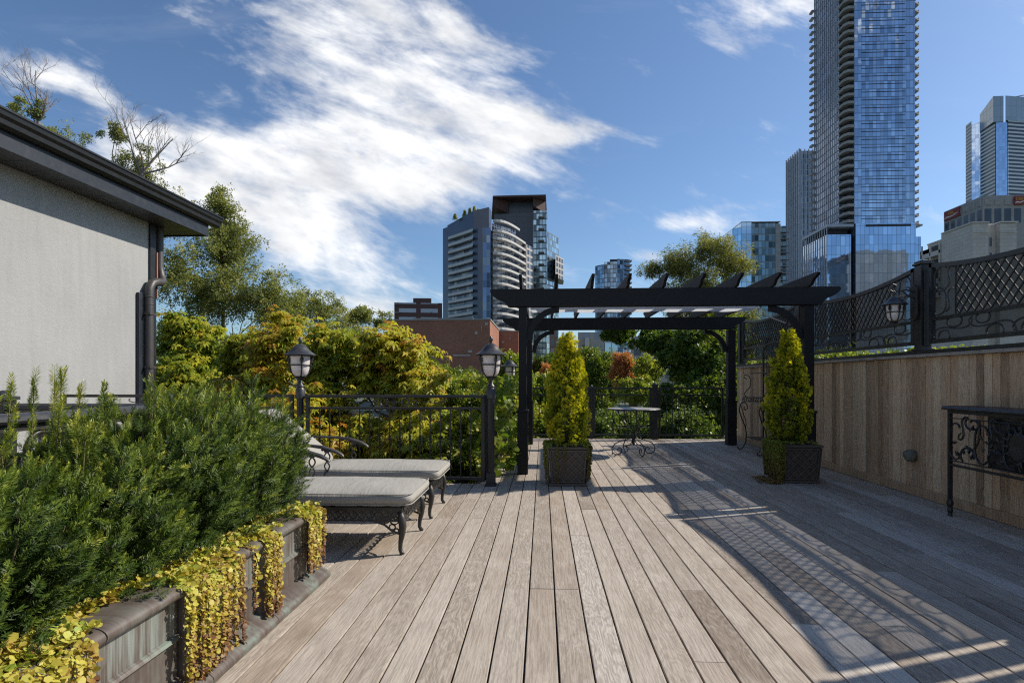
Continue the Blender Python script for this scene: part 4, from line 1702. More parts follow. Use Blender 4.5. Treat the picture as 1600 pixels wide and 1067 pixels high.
def strands_mesh(specs, rng, size=.018, step=.011, outward=(1, 0, 0)):
    """specs: list of polylines (world pts). Leaves in opposite pairs along each strand"""
    P, D, R = [], [], []
    out = np.array(outward, float)
    for pts in specs:
        A = np.array(pts, float)
        seg = np.linalg.norm(np.diff(A, axis=0), axis=1)
        tot = seg.sum()
        cum = np.concatenate([[0], np.cumsum(seg)])
        tone = rng.uniform(.35, .95)
        q = 0.0
        while q < tot:
            j = min(np.searchsorted(cum, q, 'right') - 1, len(seg) - 1)
            p = A[j] + (A[j + 1] - A[j]) * ((q - cum[j]) / max(seg[j], 1e-6))
            T = (A[j + 1] - A[j]) / max(seg[j], 1e-6)
            side = np.cross(T, out); side /= max(np.linalg.norm(side), 1e-6)
            for s_ in (-1, 1):
                d = side * s_ * rng.uniform(.5, 1.1) + out * rng.uniform(.15, .9) + rng.normal(0, .25, 3) + T * .25
                P.append(p + rng.normal(0, .003, 3)); D.append(d)
                R.append(tone - .62 * (q / max(tot, .3)) ** 2 * (1 if tot > .2 else .3) + rng.normal(0, .12))
            q += step * rng.uniform(.7, 1.3)
    P, D, R = np.array(P), np.array(D), np.array(R)
    D /= np.linalg.norm(D, axis=1, keepdims=True)
    # local +x of leaf = D ; leaf normal roughly outward/up
    nrm = out[None, :] * .9 + np.array([0, 0, .5])[None, :] + rng.normal(0, .45, (len(P), 3))
    Y = np.cross(nrm, D); Y /= np.linalg.norm(Y, axis=1, keepdims=True)
    Z = np.cross(D, Y)
    M = np.stack([D, Y, Z], axis=2)
    tv, tf = LEAF_D
    return scatter(tv, tf, P, M, np.clip(rng.lognormal(-.08, .28, len(P)), .45, 1.7) * size, np.clip(R, 0, 1), None, .05, rng)


def make_creeper(name, label, specs, mat, size=.018, step=.011, outward=(1, 0, 0), seed=1, extra=None, cat='creeper', kind=None, group=None, stems=True, par=None):
    rng = np.random.default_rng(seed)
    V, F, R = strands_mesh(specs, rng, size, step, outward)
    me = np_mesh('leaves', V, F, R)
    if kind == 'stuff':
        o = link(name, me, mat)
        tag(o, label, cat, group, kind)
        return o
    t = empty(name, label, cat, group=group)
    link('leaves', me, mat, t)
    if stems:
        st = MB()
        for pts in specs:
            st.tube(pts, .0011, 3, caps=False)
        st.build('runners', M_TWIG, t)
    return t


def curtain(y0, y1, zend, n, seed, zj=.1, x0=TX + .052, lump=.02):
    rr = random.Random(seed)
    out = []
    for i in range(n):
        y = y0 + (y1 - y0) * (i + rr.random()) / n
        e = zend + zj * rr.random() ** 2
        xo = x0 + rr.uniform(-.004, lump)
        pts = [(TX - .12 + rr.uniform(-.03, .03), y + rr.uniform(-.03, .03), .447), (TX - .03, y + rr.uniform(-.01, .01), .455), (xo, y, .43)]
        z = .40
        yy = y
        while z > e:
            yy += rr.uniform(-.004, .004)
            pts.append((xo + rr.uniform(-.005, .005), yy, z))
            z -= .035
        pts.append((xo, yy, e))
        if e < .024:
            pts += [(xo + .02, yy + rr.uniform(-.03, .03), .01), (xo + .05 + rr.random() * .03, yy + rr.uniform(-.05, .05), .008)]
        out.append(pts)
    return out


make_creeper('hanging_creeper', 'short golden creeper tuft hanging over the far corner of the copper trough', curtain(3.22, 3.46, .10, 24, 1, .10), M_JENNY, .0145, .0125, seed=1, group='golden creeper hanging from the trough')
make_creeper('hanging_creeper', 'narrow golden creeper column hanging over the second pilaster from the far end', curtain(2.73, 2.88, .035, 17, 2, .05), M_JENNY, .0145, .0125, seed=2, group='golden creeper hanging from the trough')
make_creeper('hanging_creeper', 'single thin golden strand hanging in front of the short copper panel', curtain(2.62, 2.65, .14, 2, 3, .03, lump=.004), M_JENNY, .014, .013, seed=3, group='golden creeper hanging from the trough')
make_creeper('hanging_creeper', 'widest golden creeper curtain reaching down to the deck boards', curtain(2.10, 2.51, .03, 40, 4, .18), M_JENNY, .0145, .012, seed=4, group='golden creeper hanging from the trough')
make_creeper('hanging_creeper', 'bright yellow creeper mass hanging at the bottom left corner of the photo', curtain(1.20, 1.66, .02, 42, 5, .14, lump=.03), M_JENNY, .0155, .012, seed=5, group='golden creeper hanging from the trough')


def mat_strands():
    rr = random.Random(9)
    out = []
    for i in range(560):
        y = rr.uniform(TY0, TY1 + .01)
        onrim = not (1.74 < y < 2.08 or 2.53 < y < 2.60 or 2.90 < y < 3.18)
        x = rr.uniform(TX - .15, TX + (.03 if onrim else -.105))
        a = rr.uniform(0, 2 * PI)
        l = rr.uniform(.04, .10)
        z = .452 if x > TX - .12 else .42 + (x - TX + .15) * .8
        z += rr.uniform(0, .014)
        xe = min(x + l * math.cos(a) * .6, TX + (.04 if onrim else -.09))
        out.append([(x, y, z), ((x + xe) / 2, y + l * math.sin(a) * .5, z + .012), (xe, min(max(y + l * math.sin(a), TY0), TY1 + .03), z)])
    return out


make_creeper('creeper_carpet', 'golden creeper spreading over soil and rim along the copper trough', mat_strands(), M_JENNY, .0165, .0105, outward=(.25, 0, 1), seed=6, kind='stuff')


# ------------------------------------------------------------------ cypresses in square pots
def make_pot(x, y, label, rz=0.0):
    t = empty('square_planter', label, 'planter', (x, y, 0), rz)
    h, wb, wt = .455, .205, .235

    def hw(z):
        return wb + (wt - wb) * z / h
    mb = MB()
    b = len(mb.v)
    for z in (.02, h):
        w = hw(z) - .012
        mb.v += [(-w, -w, z), (w, -w, z), (w, w, z), (-w, w, z)]
    for k in range(4):
        k2 = (k + 1) % 4
        mb.face((b + k, b + k2, b + 4 + k2, b + 4 + k))
    mb.face((b + 3, b + 2, b + 1, b))
    mb.face((b + 4, b + 5, b + 6, b + 7))
    mb.build('body', M_POT, t)
    rim = MB()
    rim.box(-wt - .012, wt + .012, -wt - .012, wt + .012, h - .028, h - .001)
    rim.build('rim', M_POT, t, bevel=.006)
    rim = MB()
    rim.box(-wb - .016, wb + .016, -wb - .016, wb + .016, .002, .032)
    rim.build('plinth', M_POT, t, bevel=.006)
    so = MB(); so.box(-wt + .03, wt - .03, -wt + .03, wt - .03, h, h + .006)
    so.build('soil', M_SOIL, t)
    fr = MB()
    for side in range(4):
        R = Matrix.Rotation(side * PI / 2, 4, 'Z')

        def P(u_, z_, o=.010):
            return tuple(R @ Vector((u_, -hw(z_) - o, z_)))
        w0, w1 = hw(.05) - .03, hw(h) - .03
        fr.tube([P(-w0, .05), P(w0, .05)], .010, 4)
        fr.tube([P(-w1, h - .045), P(w1, h - .045)], .010, 4)
        fr.tube([P(-w0, .05), P(-w1, h - .045)], .010, 4)
        fr.tube([P(w0, .05), P(w1, h - .045)], .010, 4)
        for s_ in (1, -1):
            c = -.6
            while c < .6:
                seg = []
                for q in np.linspace(.055, h - .05, 20):
                    u_ = c + s_ * (q - .25)
                    if abs(u_) <= hw(q) - .032:
                        seg.append((u_, q))
                if len(seg) > 1:
                    fr.tube([P(seg[0][0], seg[0][1], .003), P(seg[-1][0], seg[-1][1], .003)], .009, 4)
                c += .092
    fr.build('lattice_relief', M_POT, t)
    return t


make_pot(.29, 6.87, 'square bronze lattice planter in sunlight just right of the front left pergola post')
make_pot(3.05, 7.20, 'square bronze lattice planter in shade by the timber wall')


def spray_leaf(rng):
    """flat fan of scale foliage"""
    V, F = [], []
    for k in range(7):
        a = (k - 3) * .30 + rng.uniform(-.08, .08)
        L = (1 - .09 * abs(k - 3)) * rng.uniform(.85, 1.1)
        b0 = len(V)
        d = np.array([math.sin(a), 0, math.cos(a)])
        s = np.array([math.cos(a), 0, -math.sin(a)]) * .085
        y = rng.uniform(-.12, .12)
        q = d * .18
        V += [tuple(q * .3), tuple(d * L * .62 + s + (0, y * .5, 0)), tuple(d * L + (0, y, 0)), tuple(d * L * .62 - s + (0, y * .5, 0))]
        F.append((b0, b0 + 1, b0 + 2, b0 + 3))
    return np.array(V), np.array(F)


def make_cypress(x, y, label, H, rad, seed, mat=None, shade_shift=0.0):
    rng = np.random.default_rng(seed)
    t = empty('cypress', label, 'conifer', (x, y, .46), group=None)
    tr = MB(); tr.tube([(0, 0, 0), (.01, 0, .3), (0, 0, H * .9)], [.028, .022, .005], 8)
    tr.build('trunk', M_BARK, t, smooth=True)

    def prof(q):   # radius along the height
        return rad * np.interp(q, [0, .05, .13, .28, .45, .62, .78, .9, 1.0], [.55, .80, .97, 1.0, .90, .72, .50, .30, .08])

    def skew(a, q):   # uneven outline: shoulders, dents and a leaning tip
        return 1 + .11 * np.sin(a + seed) + .10 * np.sin(2 * a + 7 * q + seed) + .08 * np.sin(3 * a - 15 * q)
    tv, tf = spray_leaf(random.Random(seed))
    P, D, RN = [], [], []
    npl = 210
    for k in range(npl):          # upright plumes, each a little flame of sprays
        q = ((k + .5) / npl) ** .95
        a = k * 2.399 + rng.uniform(-.25, .25)
        L = rng.uniform(.08, .23) * (1.15 - .4 * q)
        w = rng.uniform(.030, .050) * (1.15 - .35 * q)
        r0 = prof(q) * skew(a, q) * rng.uniform(.58, 1.0)
        base = np.array([r0 * np.cos(a), r0 * np.sin(a), q * H * .93])
        ax = np.array([np.cos(a) * .34, np.sin(a) * .34, 1.0]) + rng.normal(0, .08, 3)
        ax /= np.linalg.norm(ax)
        tone = rng.normal(0, .13)
        n = 42
        s_ = rng.random(n)
        pr = w * np.sin(np.pi * (.12 + .8 * s_)) 
        o = unit(rng, n)
        o -= ax[None, :] * (o @ ax)[:, None]
        o /= np.linalg.norm(o, axis=1, keepdims=True)
        P.append(base + ax[None, :] * ((s_ - .35) * L)[:, None] + o * (pr * rng.uniform(.5, 1, n))[:, None])
        D.append(ax[None, :] * .9 + o * .7 + rng.normal(0, .15, (n, 3)))
        out = (o @ np.array([np.cos(a), np.sin(a), .2]))
        RN.append(.24 + shade_shift + .42 * s_ + .16 * out + tone + .12 * q + rng.normal(0, .08, n))
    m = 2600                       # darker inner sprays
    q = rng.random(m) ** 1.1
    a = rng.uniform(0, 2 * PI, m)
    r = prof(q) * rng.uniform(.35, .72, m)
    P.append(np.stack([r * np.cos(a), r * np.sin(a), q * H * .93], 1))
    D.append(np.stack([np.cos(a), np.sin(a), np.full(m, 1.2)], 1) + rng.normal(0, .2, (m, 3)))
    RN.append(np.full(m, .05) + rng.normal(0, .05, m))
    P, D, RN = np.vstack(P), np.vstack(D), np.concatenate(RN)
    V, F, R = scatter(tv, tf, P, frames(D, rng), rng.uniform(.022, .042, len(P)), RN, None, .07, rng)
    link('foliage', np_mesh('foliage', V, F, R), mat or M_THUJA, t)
    return t


make_cypress(.29, 6.87, 'golden cone shaped cypress in the sunlit planter, yellow down its right side', 1.33, .262, 3)
make_cypress(3.00, 7.20, 'cone shaped cypress in the shaded planter with only its tip in the sun', 1.40, .262, 5, shade_shift=-.12)  # leaf colours lowered, putting part of the shade here into the foliage


def pot_creeper(cx, cy, sides, label, seed, n, long_=1.0, mat=None, litter=False, fronts=(-.235,)):
    rr = random.Random(seed)
    specs = []
    h, wt, wb = .46, .255, .225
    for i in range(n):
        sd = rr.choice(sides)
        u_ = rr.uniform(-.245, .245) if sd != 's' else fronts[rr.randrange(len(fronts))] + rr.uniform(-.012, .012)
        f = min(1, abs(u_) / .245)
        e = max(.02, .40 - long_ * (.38 * rr.random() ** .6)) if sd != 's' or abs(u_) > .2 else rr.choice([.03, .12, .33])
        pts = []
        for q in np.linspace(0, 1, 8):
            z = h + .012 - (h - e) * max(0, q - .15) / .85
            o = (wt - .07 + .085 * min(1, q / .15)) if q < .15 else wb + (wt - wb) * (z / h) + .012
            if sd == 'w':
                pts.append((cx - o, cy + u_, z))
            elif sd == 'e':
                pts.append((cx + o, cy + u_, z))
            else:
                pts.append((cx + u_, cy - o, z))
        specs.append(pts)
    for i in range(70):
        a, b = rr.uniform(-.23, .23), rr.uniform(-.23, .23)
        specs.append([(cx + a, cy + b, h + .01), (cx + a + rr.uniform(-.05, .05), cy + b + rr.uniform(-.05, .05), h + .025)])
    rng = np.random.default_rng(seed)
    return make_creeper('pot_creeper', label, specs, mat or M_JENNY_SH, .0165, .014, outward=(-.5, -.6, .3), seed=seed)


pot_creeper(.29, 6.87, ['w', 'w', 'w', 'e', 'e', 'e', 's'], 'golden creeper edging the sunlit planter, one strand down its lattice front', 21, 95, fronts=(-.235, .235, -.02, -.03, -.13))
pot_creeper(3.05, 7.20, ['w', 'w', 'w', 'w', 's'], 'olive creeper curtain over the left side of the shaded planter, trailing onto the deck', 22, 210, 1.25, litter=True, fronts=(-.235, -.22))


rr = random.Random(77)
spec = []
for i in range(170):
    a, b = 3.05 - .27 - abs(rr.gauss(0, .08)), 7.20 + rr.uniform(-.28, .16)
    spec.append([(a, b, .005), (a + rr.uniform(-.04, .04), b + rr.uniform(-.05, .05), .016)])
make_creeper('fallen_leaves', 'brown dry leaves heaped on the deck beside the shaded planter', spec, M_DRY, .017, .014, outward=(0, -.1, 1), seed=78, cat='leaf litter', kind='stuff')


# ------------------------------------------------------------------ round table
def make_table():
    t = empty('round_table', 'round mosaic topped bistro table on curled wrought iron legs', 'table', (1.49, 9.55, 0))
    mb = MB()
    mb.lathe([(.40, .738), (.425, .742), (.428, .752), (.42, .760), (.02, .762)], (0, 0, 0), 40)
    mb.build('tabletop', M_TABLETOP, t, smooth=30)
    mb = MB()
    ring = [(.427 * math.cos(2 * PI * i / 40), .427 * math.sin(2 * PI * i / 40), .748) for i in range(40)]
    mb.tube(ring, .010, 6, close=True)
    ring = [(.20 * math.cos(2 * PI * i / 30), .20 * math.sin(2 * PI * i / 30), .46) for i in range(30)]
    mb.tube(ring, .007, 5, close=True)
    mb.build('rim_band', M_IRON, t)
    mb = MB()
    mb.lathe([(.012, .15), (.03, .20), (.016, .25), (.026, .30), (.014, .34), (.014, .36)], (0, 0, 0), 12)
    mb.build('hub', M_IRON, t, smooth=True)
    for k in range(4):
        a = PI / 2 * k + .30
        c, s = math.cos(a), math.sin(a)
        lg = MB()
        prof = [(.36, .735), (.37, .62), (.355, .53), (.29, .475), (.20, .462), (.12, .46), (.10, .43), (.09, .36), (.10, .30), (.15, .25), (.24, .225), (.33, .19), (.385, .12), (.375, .05), (.32, .012),
                (.25, .02), (.21, .06), (.215, .105), (.25, .125), (.28, .105), (.275, .075)]
        lg.tube([(p[0] * c, p[0] * s, p[1]) for p in prof], .0085, 6)
        inner = [(.02, .30), (.03, .22), (.06, .17), (.12, .15), (.20, .13)]
        lg.tube([(p[0] * c, p[0] * s, p[1]) for p in inner], .007, 6)
        lg.tube([(.29 * c, .29 * s, .735), (.22 * c, .22 * s, .60), (.14 * c, .14 * s, .47)], .006, 5)
        lg.tube([(.10 * c, .10 * s, .735), (.10 * c, .10 * s, .46)], .006, 5)
        lg.lathe([(.004, .0), (.016, .006), (.016, .016), (.006, .022)], (.318 * c, .318 * s, .0), 8)
        lg.build('leg', M_IRON, t, smooth=50)


make_table()


# ------------------------------------------------------------------ plant rack
def make_rack():
    t = empty('plant_rack', 'tall wrought iron baker rack with scroll legs against the timber wall behind the shaded cypress', 'rack', (0, 0, 0))
    y0, y1 = 9.35, 10.30
    xf, xb = 3.50, 3.86
    sh = MB()
    sh.box(xf, xb, y0, y1, .915, .93)
    for k in range(10):
        yy = y0 + (y1 - y0) * k / 9
        sh.tube([(xf, yy, .85), (xf, yy + .03, .89), (xf, yy, .91)], .006, 4)
    sh.tube([(xf, y0, .85), (xf, y1, .85)], .008, 5)
    sh.tube([(xf, y1, .85), (xb, y1, .85)], .008, 5)
    for k in range(5):
        xx = xf + (xb - xf) * (k + .5) / 5
        sh.tube([(xx - .03, y1, .91), (xx, y1, .855), (xx + .03, y1, .91)], .006, 4)
    sh.build('shelf', M_IRON, t)
    lo = MB(); lo.box(xf + .06, xb, y0, y1, .22, .232)
    lo.build('lower_shelf', M_IRON, t)
    for y in (y0 + .02, y1 - .01):
        lg = MB()
        pr = [(xf + .02, .85), (xf - .04, .80), (xf - .06, .70), (xf - .02, .55), (xf + .04, .42), (xf + .06, .28), (xf + .05, .14), (xf - .01, .03), (xf - .06, .015), (xf - .09, .04), (xf - .08, .065)]
        lg.tube([(a, y, b) for a, b in pr], .011, 6)
        pr = [(xf + .02, .84), (xf + .07, .80), (xf + .08, .72), (xf + .04, .70), (xf + .02, .73), (xf + .03, .76)]
        lg.tube([(a, y, b) for a, b in pr], .009, 6)
        pr = [(xf - .03, .78), (xf + .0, .66), (xf + .05, .52), (xf + .06, .42)]
        lg.tube([(a, y, b) for a, b in pr], .007, 6)
        lg.build('leg', M_IRON, t, smooth=True)
        bl = MB()
        bl.box(xb - .02, xb, y - .01, y + .01, .0, 1.80)
        bl.build('upright', M_IRON, t)
        br = MB()
        pr = [(xf + .06, .93), (xf + .02, .97), (xf + .05, 1.02), (xf + .12, 1.10), (xf + .14, 1.22), (xf + .10, 1.30), (xf + .03, 1.32), (xf + .02, 1.26), (xf + .07, 1.24)]
        br.tube([(a, y, b) for a, b in pr], .008, 6)
        br.build('bracket', M_IRON, t, smooth=True)
    up = MB()
    up.box(xf + .10, xb, y0, y1, 1.335, 1.347)
    up.build('upper_shelf', M_IRON, t)
    gr = MB()
    n = 13
    for k in range(n + 1):
        yy = y0 + (y1 - y0) * k / n
        q = 2 * k / n - 1
        zt = 1.70 + .16 * math.sqrt(max(0, 1 - q * q))
        gr.tube([(xb - .01, yy, 1.35), (xb - .01, yy, zt)], .006, 4)
    pts = []
    for k in range(21):
        q = -1 + 2 * k / 20
        pts.append((xb - .01, y0 + (y1 - y0) * (q + 1) / 2, 1.70 + .16 * math.sqrt(max(0, 1 - q * q))))
    gr.tube(pts, .011, 6)
    gr.tube([(xb - .01, y0, 1.70), (xb - .01, y1, 1.70)], .010, 6)
    gr.tube([(xb - .01, y0, 1.50), (xb - .01, y1, 1.50)], .006, 6)
    gr.build('grille_back', M_IRON_WORN, t)


make_rack()


# ------------------------------------------------------------------ console by the wall
def make_console():
    t = empty('console_table', 'black iron console table with pierced scroll front against the timber wall', 'console table', (0, 0, 0))
    xf, xb, y0, y1 = 3.65, 3.905, 3.55, 5.40
    mb = MB()
    mb.extr([(xf - .03, .955), (xf - .035, .972), (xf - .015, .990), (xb, .992), (xb, .955)], 'y', y0 - .04, y1 + .04)
    mb.build('top', M_IRON_WORN, t, bevel=.005)
    mb = MB()
    mb.box(xf - .005, xf + .02, y0, y1, .925, .953)
    mb.box(xf - .002, xf + .016, y0 + .03, y1 - .03, .878, .886)
    mb.box(xf - .005, xf + .02, y0, y1, .455, .475)
    mb.box(xf - .003, xf + .018, y0, y1, .498, .508)
    mb.build('panel_frame', M_IRON, t, bevel=.002)
    for y in (y0 + .012, y1 - .012):
        for x in (xf + .012,):
            lg = MB()
            lg.box(x - .014, x + .014, y - .014, y + .014, .03, .954)
            lg.lathe([(.014, .16), (.024, .14), (.028, .11), (.018, .08), (.024, .05), (.016, .03), (.020, .0)], (x, y, 0), 10)
            lg.build('leg', M_IRON, t)
    sc = MB()
    x = xf + .006

    def put(A, oy, oz, rot=0.0, r=.0105):
        c, s = math.cos(rot), math.sin(rot)
        sc.tube([(x, oy - (p[0] * c - p[1] * s), oz + p[0] * s + p[1] * c) for p in A], r, 5, flat=.8)
    ycur = y1 - .05
    rr = random.Random(4)
    while ycur > y0 + .1:
        for (dy, dz_, L_, H_, rot, f, sg) in ((.02, .52, .32, .13, PI / 2, 1, 1), (.13, .70, .20, .11, PI / 2, -1, -1), (.10, .56, .16, .10, .3, 1, 1), (.16, .84, .16, .08, 0, -1, 1),
                                               (.22, .62, .26, .12, PI / 2.4, -1, 1)):
            put(s_scroll(L_, H_, 1.0, f, sg), ycur - dy, dz_ if rot > 1 else dz_, rot, .010)
        for k in range(9):   # cast leaves
            a, b = ycur - rr.uniform(.02, .27), rr.uniform(.54, .86)
            an = rr.uniform(0, PI)
            l = rr.uniform(.02, .035)
            sc.tube([(x - .004, a - l * math.cos(an), b - l * math.sin(an)), (x - .008, a, b), (x - .004, a + l * math.cos(an), b + l * math.sin(an))], [.004, .017, .003], 5, flat=.5)
        ycur -= .31
    sc.build('scroll_panel', M_IRON, t)
    em = MB()
    cy, cz = 4.62, .70
    em.lathe([(.002, -.012), (.08, -.01), (.095, 0.0), (.08, .01), (.002, .012)], (0, 0, 0), 20)
    em.v = [(x - .012 + p[2], cy + p[0], cz + p[1] * 1.25) for p in em.v]
    for k in range(14):
        a = 2 * PI * k / 14
        em.tube([(x - .01, cy + .09 * math.cos(a), cz + .11 * math.sin(a)), (x - .014, cy + .16 * math.cos(a), cz + .155 * math.sin(a))], [.014, .004], 5)
    em.build('medallion', M_IRON, t)
    bp = MB()
    bp.box(xf + .035, xf + .045, y0 + .03, 4.98, .50, .92)
    bp.build('back_panel', M_IRON, t)


make_console()

# stone-like cover on the wall
t = empty('stone_outlet_cover', 'small green grey rock shaped cover fixed low on the timber wall', 'outlet cover', (WX - .012, 6.36, .42))
rr = random.Random(2)
mb = MB()
mb.lathe([(.03, -.065), (.062, -.045), (.075, -.01), (.07, .03), (.045, .055), (.01, .06)], (0, 0, 0), 9)
mb.v = [(p[0] * .75 - .03 + rr.uniform(-.006, .006), p[1] * 1.05 + rr.uniform(-.008, .008), p[2] + rr.uniform(-.007, .007)) for p in mb.v]
mb.build('cover', M_STONE, t, bevel=.006)
mb = MB(); mb.box(-.006, .004, -.05, .05, -.05, .05)
mb.build('mounting_plate', M_IRON, t)


# ------------------------------------------------------------------ stucco house
def build_house():
    t = empty('stucco_house', 'grey stucco house with dark overhanging eaves at the left', 'house', (0, 0, 0))
    X0, YE, ZT = -6.0, 8.60, 3.62
    w = MB(); w.box(-16, X0, -5, YE, -10, ZT)
    w.build('wall', M_STUCCO, t)
    s = MB(); s.box(-16.3, X0 + .42, -5.4, 9.26, ZT + .001, ZT + .03)
    s.build('soffit', M_SOFFIT, t)
    f = MB()
    f.box(X0 + .42, X0 + .45, -5.4, 9.29, ZT - .015, ZT + .24)
    f.box(-16.3, X0 + .419, 9.26, 9.29, ZT - .015, ZT + .24)
    f.build('fascia', M_FASCIA, t, bevel=.003)
    r = MB()
    r.v += [(X0 + .44, -5.4, ZT + .25), (X0 + .44, 9.3, ZT + .25), (-16.3, 9.3, ZT + .25), (-16.3, -5.4, ZT + .25), (-11, 0, ZT + 1.1), (-11, 4.2, ZT + 1.1)]
    r.face((0, 1, 5, 4)); r.face((1, 2, 5)); r.face((2, 3, 4, 5)); r.face((3, 0, 4)); r.face((3, 2, 1, 0))
    rf = r.build('roof', M_ROOFING, t)
    gt = MB()
    prof = [(X0 + .452, ZT + .17), (X0 + .50, ZT + .17), (X0 + .535, ZT + .20), (X0 + .545, ZT + .245), (X0 + .575, ZT + .275), (X0 + .585, ZT + .32), (X0 + .600, ZT + .325), (X0 + .600, ZT + .345),
            (X0 + .575, ZT + .345), (X0 + .565, ZT + .30), (X0 + .53, ZT + .262), (X0 + .52, ZT + .215), (X0 + .452, ZT + .19)]
    gt.extr(prof[::-1], 'y', -5.4, 9.50)
    gt.box(X0 + .40, X0 + .452, -5.4, 9.48, ZT + .245, ZT + .335)
    gt.build('gutter', M_GUTTER, t)
    c = MB()
    c.box(X0 - .02, X0 + .012, YE + .001, YE + .03, -10, ZT)
    c.build('corner_trim', M_GUTTER, t)
    cs = MB(); cs.box(X0 + .012, X0 + .03, YE + .02, YE + .045, 2.5, 3.2)
    cs.build('copper_pipe', M_COPPERSTRIP, t)
    d = MB()
    r_ = .062
    pts = [(X0 + .085, 8.36, -10), (X0 + .085, 8.36, 2.50), (X0 + .085, 8.37, 2.60), (X0 + .085, 8.43, 2.69), (X0 + .08, 8.54, 2.73), (X0 + .07, 8.66, 2.74), (X0 + .04, 8.73, 2.78), (X0 + .0, 8.76, 2.86), (X0 - .03, 8.76, 3.0), (X0 - .03, 8.76, ZT)]
    d.tube(pts, r_, 14)
    for z in (2.35, 2.46):
        d.lathe([(r_ + .001, 0), (r_ + .008, .01), (r_ + .001, .02)], (X0 + .085, 8.36, z), 14, caps=False)
    d.build('downpipe', M_PIPE, t, smooth=60)
    d2 = MB()
    d2.box(X0 + .001, X0 + .05, 8.20, 8.28, -10, 2.52)
    d2.build('cable_duct', M_FASCIA, t, bevel=.01)
    d3 = MB()
    d3.box(X0 + .001, X0 + .035, 8.47, 8.585, -10, ZT - .01)
    d3.build('corner_channel', M_GUTTER, t, bevel=.006)
    for z in (1.4, 2.2):
        b = MB(); b.box(X0 + .001, X0 + .155, 8.285, 8.435, z, z + .03)
        b.build('pipe_strap', M_PIPE, t)


build_house()


# ================================================================== TREES
def quad_leaf(w=.42, fold=.08):
    return np.array([(0, 0, 0), (.5, w / 2, fold), (1, 0, 0), (.5, -w / 2, fold)]), np.array([(0, 1, 2, 3)])


def tuft(rng, n=9, w=.4, droop=.25, spread=1.0, lsz=1.0):
    """small spray of leaves around a twig tip; +z outward, size about 1"""
    V, F = [], []
    for k in range(n):
        a = rng.uniform(0, 2 * PI)
        el = rng.uniform(-.3, 1.2)
        d = Vector((math.cos(a) * math.cos(el) * spread, math.sin(a) * math.cos(el) * spread, math.sin(el))).normalized()
        s = d.cross(Vector((rng.uniform(-1, 1), rng.uniform(-1, 1), rng.uniform(-1, 1)))).normalized() * w * .5 * lsz
        p = d * rng.uniform(.1, .65)
        L = rng.uniform(.38, .62) * lsz
        b = len(V)
        e = Vector((0, 0, -droop * L))
        V += [tuple(p), tuple(p + d * L * .5 + s * L), tuple(p + d * L + e), tuple(p + d * L * .5 - s * L)]
        F.append((b, b + 1, b + 2, b + 3))
    return np.array(V), np.array(F)


def sumac_rosette(rng, nf=8, nl=7):
    """compound leaves radiating from a twig tip and arching over; world z is up (not spun)"""
    V, F, T = [], [], []
    for k in range(nf):
        a = 2 * PI * k / nf + rng.uniform(-.3, .3)
        L = rng.uniform(.75, 1.1)
        e0 = rng.uniform(.0, .6)
        dx, dy = math.cos(a), math.sin(a)
        tone = rng.uniform(-.12, .12)
        for j in range(nl):
            q = (j + 1) / nl
            hx = L * q * .85
            hz = L * (math.sin(e0) * q - .95 * q * q)
            P = Vector((dx * hx, dy * hx, hz))
            tz = math.sin(e0) - 1.9 * q
            Tn = Vector((dx * .85, dy * .85, tz)).normalized()
            side = Vector((-dy, dx, 0))
            for s_ in ((-1, 1) if j < nl - 1 else (0,)):
                d = (side * s_ * .9 + Tn * .55 + Vector((0, 0, -.45))).normalized() if s_ else Tn
                ln = .30 * (1 - .25 * abs(q - .5))
                w = (d.cross(Vector((0, 0, 1)) + Vector((rng.uniform(-.3, .3), rng.uniform(-.3, .3), 0)))).normalized() * .062
                b = len(V)
                V += [tuple(P), tuple(P + d * ln * .4 + w), tuple(P + d * ln + Vector((0, 0, -.04))), tuple(P + d * ln * .4 - w)]
                F.append((b, b + 1, b + 2, b + 3))
                T.append(tone + .1 * q)
    return np.array(V), np.array(F), np.array(T)


def droop_fan(rng, n=9, wl=.17):
    """leaflets radiating from one point and hanging over"""
    V, F = [], []
    for k in range(n):
        a = 2 * PI * k / n + rng.uniform(-.35, .35)
        L = rng.uniform(.65, 1.05)
        e = rng.uniform(-.1, .75)
        d1 = Vector((math.cos(a) * math.cos(e), math.sin(a) * math.cos(e), math.sin(e)))
        d2 = (d1 + Vector((0, 0, -1.15))).normalized()
        side = Vector((-math.sin(a), math.cos(a), rng.uniform(-.5, .5))).normalized() * wl * L
        p0 = d1 * .08
        p1 = p0 + d1 * L * .42
        p2 = p1 + d2 * L * .55
        b = len(V)
        V += [tuple(p0), tuple(p1 + side), tuple(p1 - side), tuple(p2), tuple(p1 + Vector((0, 0, .03)))]
        F += [(b, b + 1, b + 3, b + 4), (b, b + 4, b + 3, b + 2)]
    return np.array(V), np.array(F)


DROOPS = [droop_fan(random.Random(i)) for i in range(4)]
TUFTS = [tuft(random.Random(i), 9, .42) for i in range(3)]
TUFT_NARROW = [tuft(random.Random(i + 9), 10, .17, .5) for i in range(3)]
TUFT_BROAD = [tuft(random.Random(i + 19), 7, .75, .35, 1.0, 1.1) for i in range(3)]
SUMACS = [sumac_rosette(random.Random(i)) for i in range(3)]


